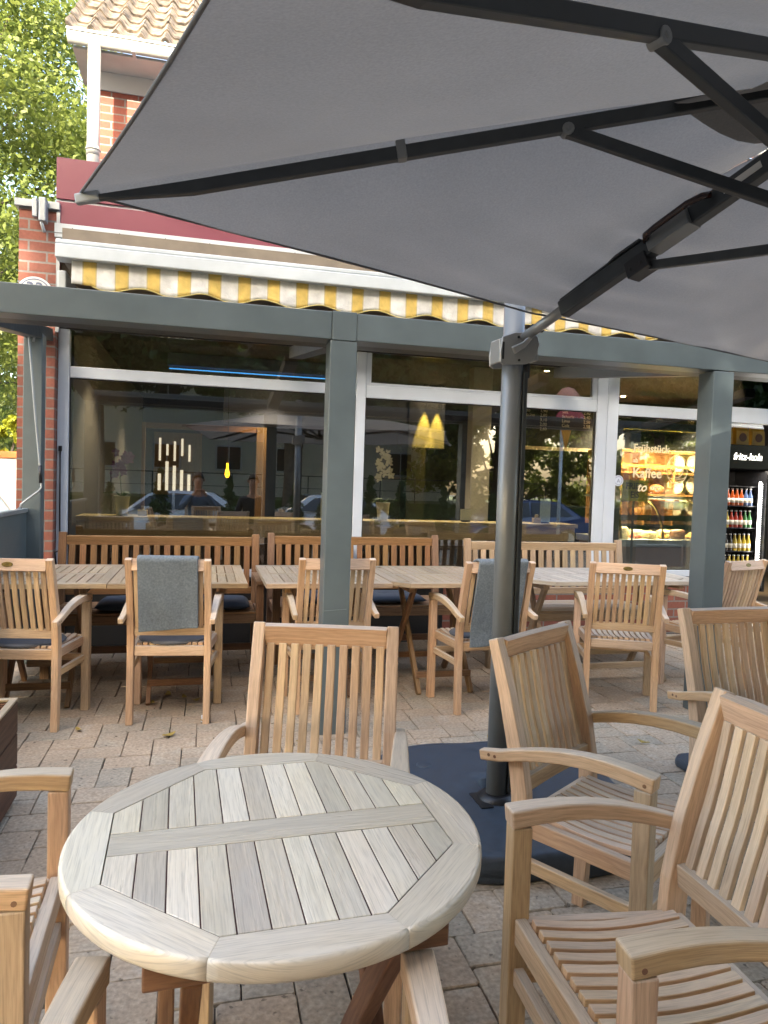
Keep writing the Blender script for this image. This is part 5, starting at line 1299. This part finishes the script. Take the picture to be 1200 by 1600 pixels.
for row in range(2):
    for i in range(6):
        x = -.60+i*.19; y = .16+row*.26; k_ = kinds[(i*5+row*2) % 6]; hh = .07+.06*rg.random()
        mb = MB()
        if k_ in ('gold', 'red'):
            for q_ in range(6): a = q_*1.05; mb.lathe([(.0, 0), (.035, .01), (.032, .035), (.0, .05)], 10, (.045*math.cos(a), .045*math.sin(a), 0))
            mb.lathe([(.0, 0), (.035, .01), (.03, .04), (.0, .055)], 10, (0, 0, .03))
        else: mb.lathe([(.085, 0), (.088, hh*.9), (.08, hh), (.06, hh+.012), (.05, hh), (0, hh)], 18)
        o = mb.build('cake', ck[k_]); o.location = (5.3+x, 7.2+y, .802); tag(o, {'cream': 'round cream cake', 'gold': 'heap of golden pastries', 'choc': 'round chocolate cake', 'red': 'heap of red berry pastries'}[k_]+f' in the {("front", "back")[row]} counter row, {ORD[i]} from the left', 'cake', {'cream': 'cream cakes', 'gold': 'golden pastries', 'choc': 'chocolate cakes', 'red': 'red pastries'}[k_]+' in the cake counter')
# drinks fridge
fz = empty('drinks_fridge', (6.62, 7.6, 0), 0, 'tall black drinks fridge with rows of bottles and a bright light strip', 'fridge')
bk_ = plain('fridge_black', (.008, .008, .009), .25)
q = MB().box(-.33, .33, .10, .60, 0, .12).box(-.33, .33, .0, .60, 1.68, 1.98).box(-.33, -.29, .0, .60, .121, 1.679).box(.29, .33, .0, .60, .121, 1.679).box(-.289, .289, .56, .60, .121, 1.679)
for z in (.35, .62, .92, 1.20, 1.45): q.box(-.288, .288, .10, .555, z, z+.012)
q.build('cabinet', bk_, fz, bevel=.004)
text('fridge_lettering', 'fritz-kola', .125, emis('lettering_white', (.9, .9, .85), .8), fz, (-.02, -.004, 1.79), (PI/2, 0, 0), .001, 'CENTER', .2, .0, .95)
MB().box(.215, .235, .03, .045, .18, 1.52).build('light_strip', emis('strip_white', (.95, .97, 1), 4), fz)
tk = MB()
for k in range(44): tk.box(.24, .262, .032, .044, .20+k*.03, .206+k*.03)
tk.build('strip_ticks', emis('strip_tick', (.9, .95, 1), 1.2), fz)
cols = {'amber': (.35, .06, .01), 'yellow': (.45, .33, .03), 'red': (.30, .02, .01), 'green': (.03, .14, .04), 'dark': (.03, .02, .015), 'blue': (.06, .10, .22)}
bmats = {k: plain('bottle_'+k, v, .12, 0, spec=.8) for k, v in cols.items()}
rowk = [(.362, ['dark', 'dark', 'yellow', 'yellow', 'yellow', 'yellow', 'yellow']), (.632, ['dark', 'dark', 'dark', 'yellow', 'yellow', 'yellow', 'yellow']), (.932, ['yellow', 'yellow', 'red', 'red', 'red', 'green', 'green']), (1.212, ['red', 'amber', 'amber', 'amber', 'amber', 'blue', 'blue'])]
cap_m = plain('bottle_cap', (.6, .6, .6), .3)
for z, ks in rowk:
    for i, k_ in enumerate(ks):
        o = MB().lathe([(.026, 0), (.03, .006), (.03, .12), (.014, .165), (.0125, .205)], 12).build('bottle', bmats[k_]); o.location = (6.62-.245+i*.068, 7.73, z)
        MB().lathe([(.015, .206), (.015, .218), (.012, .22)], 10).build('cap', cap_m, o)
        MB().lathe([(.0305, .04), (.0305, .095)], 12).build('label', plate_m, o)
        tag(o, {'dark': 'dark cola bottle', 'yellow': 'yellow lemonade bottle', 'red': 'red drink bottle', 'amber': 'orange drink bottle', 'green': 'green glass bottle', 'blue': 'blue labelled bottle'}[k_]+f', {ORD[i]} from the left on the {ORD[3-[q[0] for q in rowk].index(z)]} fridge shelf from the top', 'bottle', {'dark': 'cola', 'yellow': 'yellow', 'red': 'red', 'amber': 'orange', 'green': 'green', 'blue': 'blue'}[k_]+' bottles in the fridge')
ld = bpy.data.lights.new('fridge_lamp', 'AREA'); ld.energy = 1.2; ld.color = (1, .95, .9); ld.shape = 'RECTANGLE'; ld.size = .5; ld.size_y = .1; lo = bpy.data.objects.new('fridge_light', ld); C.objects.link(lo); lo.parent = fz; lo.location = (0, .04, 1.66)
pk = plain('coffee_bag_yellow', (.42, .27, .03), .4, 0, .15, 10); dkp = plain('bag_print', (.12, .05, .02), .5)
for i, x in enumerate((6.36, 6.60, 6.84)):
    mb = MB(); mb.sweep([(0, 0, 0), (0, 0, .18), (0, 0, .24)], [.20, .19, .20], [.10, .08, .012], (1, 0, 0)); r = mb.build('coffee_bag', pk, bevel=.008); r.location = (x, 7.75, 1.981)
    t = MB(); t.prism(ring(0, 0, .055, 20), 0, .002); e = t.build('print', dkp, r); e.rotation_euler = (PI/2, 0, 0); e.location = (0, -.051, .10)
    tag(r, ['yellow coffee bag on the fridge, leftmost of three', 'yellow coffee bag in the middle on top of the fridge', 'yellow coffee bag on the fridge, rightmost of three'][i], 'coffee bag', 'coffee bags on the fridge')
# lettering on the right window pane
gold = plain('window_lettering', (.62, .55, .36), .5)
WL = empty('window_lettering', (3.86, 5.928, 1.4), 0, 'cream lettering Frühstück ab, Kaffee to go and a cup emblem on the window', 'lettering')
text('lettering', 'Frühstück', .105, gold, WL, (.02, 0, .325), bold=.002, ext=.0008, sx=.92); text('lettering', 'ab', .06, gold, WL, (.02, 0, .225), bold=.001, ext=.0008)
text('lettering', 'Kaffee', .13, gold, WL, (.02, 0, .085), bold=.002, ext=.0008, sx=.95); text('lettering', 'to go', .115, gold, WL, (.075, 0, -.045), bold=.002, ext=.0008, shear=.3)
em = MB()
def arc(cx, cz, rx, rz, a0, a1, w_=.005, n=30): em.sweep([(cx+rx*math.cos(a0+(a1-a0)*k/n), 0, cz+rz*math.sin(a0+(a1-a0)*k/n)) for k in range(n+1)], w_, .001, (0, 0, 1) if False else (.3, 0, 1))
em.tube([(.50+.115*math.cos(2*PI*k/40), 0, .17+.135*math.sin(2*PI*k/40)) for k in range(41)], .003, 5, False)
em.tube([(.50+.07*math.cos(2*PI*k/30), 0, .185+.02*math.sin(2*PI*k/30)) for k in range(31)], .003, 5, False)
em.tube([(.50-.07*math.cos(PI*k/20), 0, .185-.09*math.sin(PI*k/20)) for k in range(21)], .003, 5, False)
em.tube([(.50-.09*math.cos(PI*k/20), 0, .10-.02*math.sin(PI*k/20)) for k in range(21)], .0025, 5, False)
em.tube([(.50, 0, .215), (.515, 0, .25), (.49, 0, .28), (.505, 0, .32)], .0025, 5)
em.build('emblem', gold, WL)
st = MB(); st.prism(ring(0, 0, .05, 32), 0, .003); o = st.build('round_sticker', plain('sticker_pale_blue', (.50, .56, .66), .4)); o.location = (3.735, 5.929, 1.447); o.rotation_euler = (PI/2, 0, 0); tag(o, 'round pale blue sticker on the glass beside the wide white mullion', 'sticker')
q = MB(); o_, i_ = ring(0, 0, .040, 32), ring(0, 0, .036, 32)
for k in range(32): j = (k+1) % 32; q.prism([o_[k], o_[j], i_[j], i_[k]], .0032, .0036, keep=True)
q.build('sticker_ring', M['enamel_ink'], o); 
text('sticker_mark', 'A', .05, M['enamel_ink'], o, (0, -.018, .0032), (0, 0, 0), .0003, 'CENTER')
yel = plain('poster_yellow', (.42, .42, .03), .6); ink = plain('poster_ink', (.01, .012, .01), .7)
for i, (x, y, z, w_, h_, s_, rz, lb) in enumerate(((3.70, 6.35, 1.18, .30, .28, 'NUR\nHIER', .1, 'yellow poster with black lettering low behind the white mullion'), (4.20, 6.6, 1.25, .34, .22, 'FRIED\nEIS', .1, 'yellow poster with black lettering beside the cake counter'), (3.72, 6.35, .92, .28, .22, '2,50', .0, 'lower yellow price poster behind the white mullion'))):
    r = empty('yellow_poster', (x, y, z), rz, lb, 'poster', 'yellow posters by the cake counter'); MB().box(0, w_, 0, .004, 0, h_).build('sheet', yel, r); text('poster_text', s_, h_*.42, ink, r, (w_/2, -.001, h_*.58 if '\n' in s_ else h_*.35), (PI/2, 0, 0), .0005, 'CENTER', bold=.003)
    MB().box(w_/2-.01, w_/2+.01, .006, .02, -z, 0).build('stand', M['black'], r)

# ------------------------------------------------------------------ two seated men, seen only mirrored in the window
skin = plain('skin', (.42, .23, .16), .5, 0, .08, 20)
def skinned(name, verts, edges, radii, mt, parent, sub=2, root=0):
    me = bpy.data.meshes.new(name); me.from_pydata(verts, edges, []); o = link(name, me, mt, parent)
    sk = o.modifiers.new('skin', 'SKIN'); sk.use_smooth_shade = True
    for i, r_ in enumerate(radii):
        v = me.skin_vertices[0].data[i]; v.radius = (r_, r_) if isinstance(r_, (int, float)) else r_; v.use_root = (i == root)
    sb = o.modifiers.new('sub', 'SUBSURF'); sb.levels = sub; sb.render_levels = sub; return o
def man(loc, rz, label, shirt, trousers, hair, hands, headturn=0):
    r = empty('person', loc, rz, label, 'person', 'men seated at the terrace tables')
    # x right, y forward; seat at z .46; hands = list of (elbow, wrist, dir) for left,right
    hx, hy, hz = 0, .02, 1.28
    V = [(0, -.02, .50), (0, -.03, .66), (0, -.03, .84), (0, -.03, 1.00), (0, -.02, 1.075), (0, .0, 1.145), (0, .03, 1.24), (0, .045, 1.30), (0, .04, 1.365)]
    RD = [(.16, .12), (.145, .11), (.16, .11), (.165, .10), (.085, .07), (.058, .060), (.072, .088), (.084, .100), (.074, .090)]
    E = [(i, i+1) for i in range(8)]
    def add(p, rd, par): V.append(p); RD.append(rd); E.append((par, len(V)-1)); return len(V)-1
    ja = []
    for s, (el, wr, tip) in zip((-1, 1), hands):
        a = add((s*.185, -.02, 1.00), (.058, .055), 3); e = add(el, (.042, .042), a); w_ = add(wr, (.027, .025), e); pm = add(tuple(Vector(wr).lerp(Vector(tip), .5)), (.038, .02), w_); ja.append((a, e, w_, pm))
        h = add((s*.10, .0, .50), (.092, .085), 0); k = add((s*.15, .42, .50), (.062, .06), h); an = add((s*.15, .44, .10), (.038, .04), k); add((s*.16, .60, .035), (.042, .028), an)
    body = skinned('body', V, E, RD, skin, r)
    # five fingers per hand, curled
    for s, (el, wr, tip) in zip((-1, 1), hands):
        w_, t_ = Vector(wr), Vector(tip); d = (t_-w_).normalized(); side = d.cross(Vector((0, 0, 1))).normalized(); dn = side.cross(d).normalized(); fv, fe, fr_ = [], [], []
        base = w_.lerp(t_, .5)
        for i in range(4):
            o_ = side*(i-1.5)*.019; L_ = (.062, .074, .070, .055)[i]; p0 = base+o_*.8-d*.01; p1 = base+o_+d*L_*.55; p2 = p1+d*L_*.3+dn*-.018; p3 = p2+d*.006+dn*-.022
            n0 = len(fv); fv += [tuple(p) for p in (p0, p1, p2, p3)]; fe += [(n0, n0+1), (n0+1, n0+2), (n0+2, n0+3)]; fr_ += [.010, .009, .008, .007]
        n0 = len(fv); th0 = w_+d*.02+side*s*-.025; fv += [tuple(th0), tuple(th0+d*.025+side*s*-.022), tuple(th0+d*.05+side*s*-.018)]; fe += [(n0, n0+1), (n0+1, n0+2)]; fr_ += [.012, .010, .008]
        fo = skinned('fingers', fv, fe, fr_, skin, body, 1)
        for c in range(0, n0+1, 4): fo.data.skin_vertices[0].data[c].use_root = True
    # face
    fc = MB(); fc.tube([(0, .132, 1.335), (0, .156, 1.30), (0, .148, 1.288)], [.010, .016, .010], 8); fc.build('nose', skin, body, smooth=True)
    for s in (-1, 1): MB().lathe([(0, -.01), (.009, -.005), (.011, 0), (.009, .005), (0, .01)], 10, (s*.034, .128, 1.333)).build('eye', M.setdefault('eye_dark', plain('eye_dark', (.05, .04, .035), .2)), body)
    mo = MB(); mo.tube([(-.026, .126, 1.258), (0, .138, 1.260), (.026, .126, 1.258)], [.004, .008, .004], 8); mo.build('mouth', plain('lips', (.30, .11, .09), .5), body)
    for s in (-1, 1): MB().lathe([(0, -.028), (.012, -.02), (.016, .0), (.014, .022), (0, .03)], 10, (s*.088, .03, 1.315)).build('ear', skin, body, smooth=True)
    # hair cap, flattened shell round the skull
    hb = MB(); n = 24; rings = []
    for i in range(9):
        a = R(90)*(1-i/8)+R(-22)*(i/8); rings.append([])
        for k in range(n):
            b = 2*PI*k/n; front = max(math.sin(b), 0); aa = max(a, R(28)*front) if front > .3 else a
            rings[-1].append(hb.bm.verts.new((.088*math.cos(aa)*math.cos(b), .028+.112*math.cos(aa)*math.sin(b), 1.335+.112*math.sin(aa)+.003*math.sin(k*5+i))))
    for i in range(8):
        for k in range(n): hb.face([rings[i][k], rings[i][(k+1) % n], rings[i+1][(k+1) % n], rings[i+1][k]], [(0, 0)]*4, True)
    ho = hb.build('hair', hair, body); ho.modifiers.new('t', 'SOLIDIFY').thickness = .008
    # clothes
    SV = [(0, -.02, .50), (0, -.03, .66), (0, -.03, .84), (0, -.03, 1.00), (0, -.02, 1.085)]; SR = [(.178, .137), (.165, .128), (.18, .128), (.182, .118), (.11, .095)]; SE = [(0, 1), (1, 2), (2, 3), (3, 4)]
    for s, (el, wr, tip) in zip((-1, 1), hands):
        a = len(SV); SV.append((s*.185, -.02, 1.00)); SR.append((.074, .07)); SE.append((3, a)); SV.append(el); SR.append((.056, .056)); SE.append((a, a+1)); SV.append(tuple(Vector(el).lerp(Vector(wr), .88))); SR.append((.040, .040)); SE.append((a+1, a+2))
    skinned('shirt', SV, SE, SR, shirt, r)
    TV = [(0, -.02, .53), (0, -.01, .47)]; TR = [(.175, .135), (.15, .12)]; TE = [(0, 1)]
    for s in (-1, 1):
        a = len(TV); TV += [(s*.10, .0, .50), (s*.15, .42, .50), (s*.15, .44, .075)]; TR += [(.105, .098), (.080, .078), (.062, .062)]; TE += [(0, a), (a, a+1), (a+1, a+2)]
    skinned('trousers', TV, TE, TR, trousers, r)
    for s in (-1, 1): MB().sweep([(s*.16, .38, .04), (s*.16, .52, .04), (s*.165, .65, .03)], [.08, .095, .07], [.08, .07, .045], (1, 0, 0)).build('shoe', M['black'], r, bevel=.015, seg=3)
    return r
blue = fabric('shirt_blue_grey', (.10, .15, .22)); dkj = fabric('jacket_dark', (.03, .032, .036)); jean = fabric('jeans', (.04, .06, .10))
man((-.12, -.30, 0), 0, 'man in a blue grey shirt, hands raised to his face, mirrored in the window', blue, jean, plain('hair_dark', (.02, .015, .012), .6),
    [((-.27, .10, .86), (-.055, .18, 1.10), (.0, .235, 1.17)), ((.27, .10, .86), (.10, .18, 1.10), (.06, .235, 1.17))])
man((.78, -.44, 0), .05, 'man in a dark jacket seated with his arms lowered, mirrored in the left window', dkj, jean, plain('hair_brown', (.06, .04, .025), .6),
    [((-.26, .02, .76), (-.18, .26, .70), (-.14, .36, .70)), ((.26, .02, .76), (.18, .26, .70), (.14, .36, .70))])
for o in bpy.data.objects:      # fake users and odd leftovers none; keep depsgraph tidy
    pass
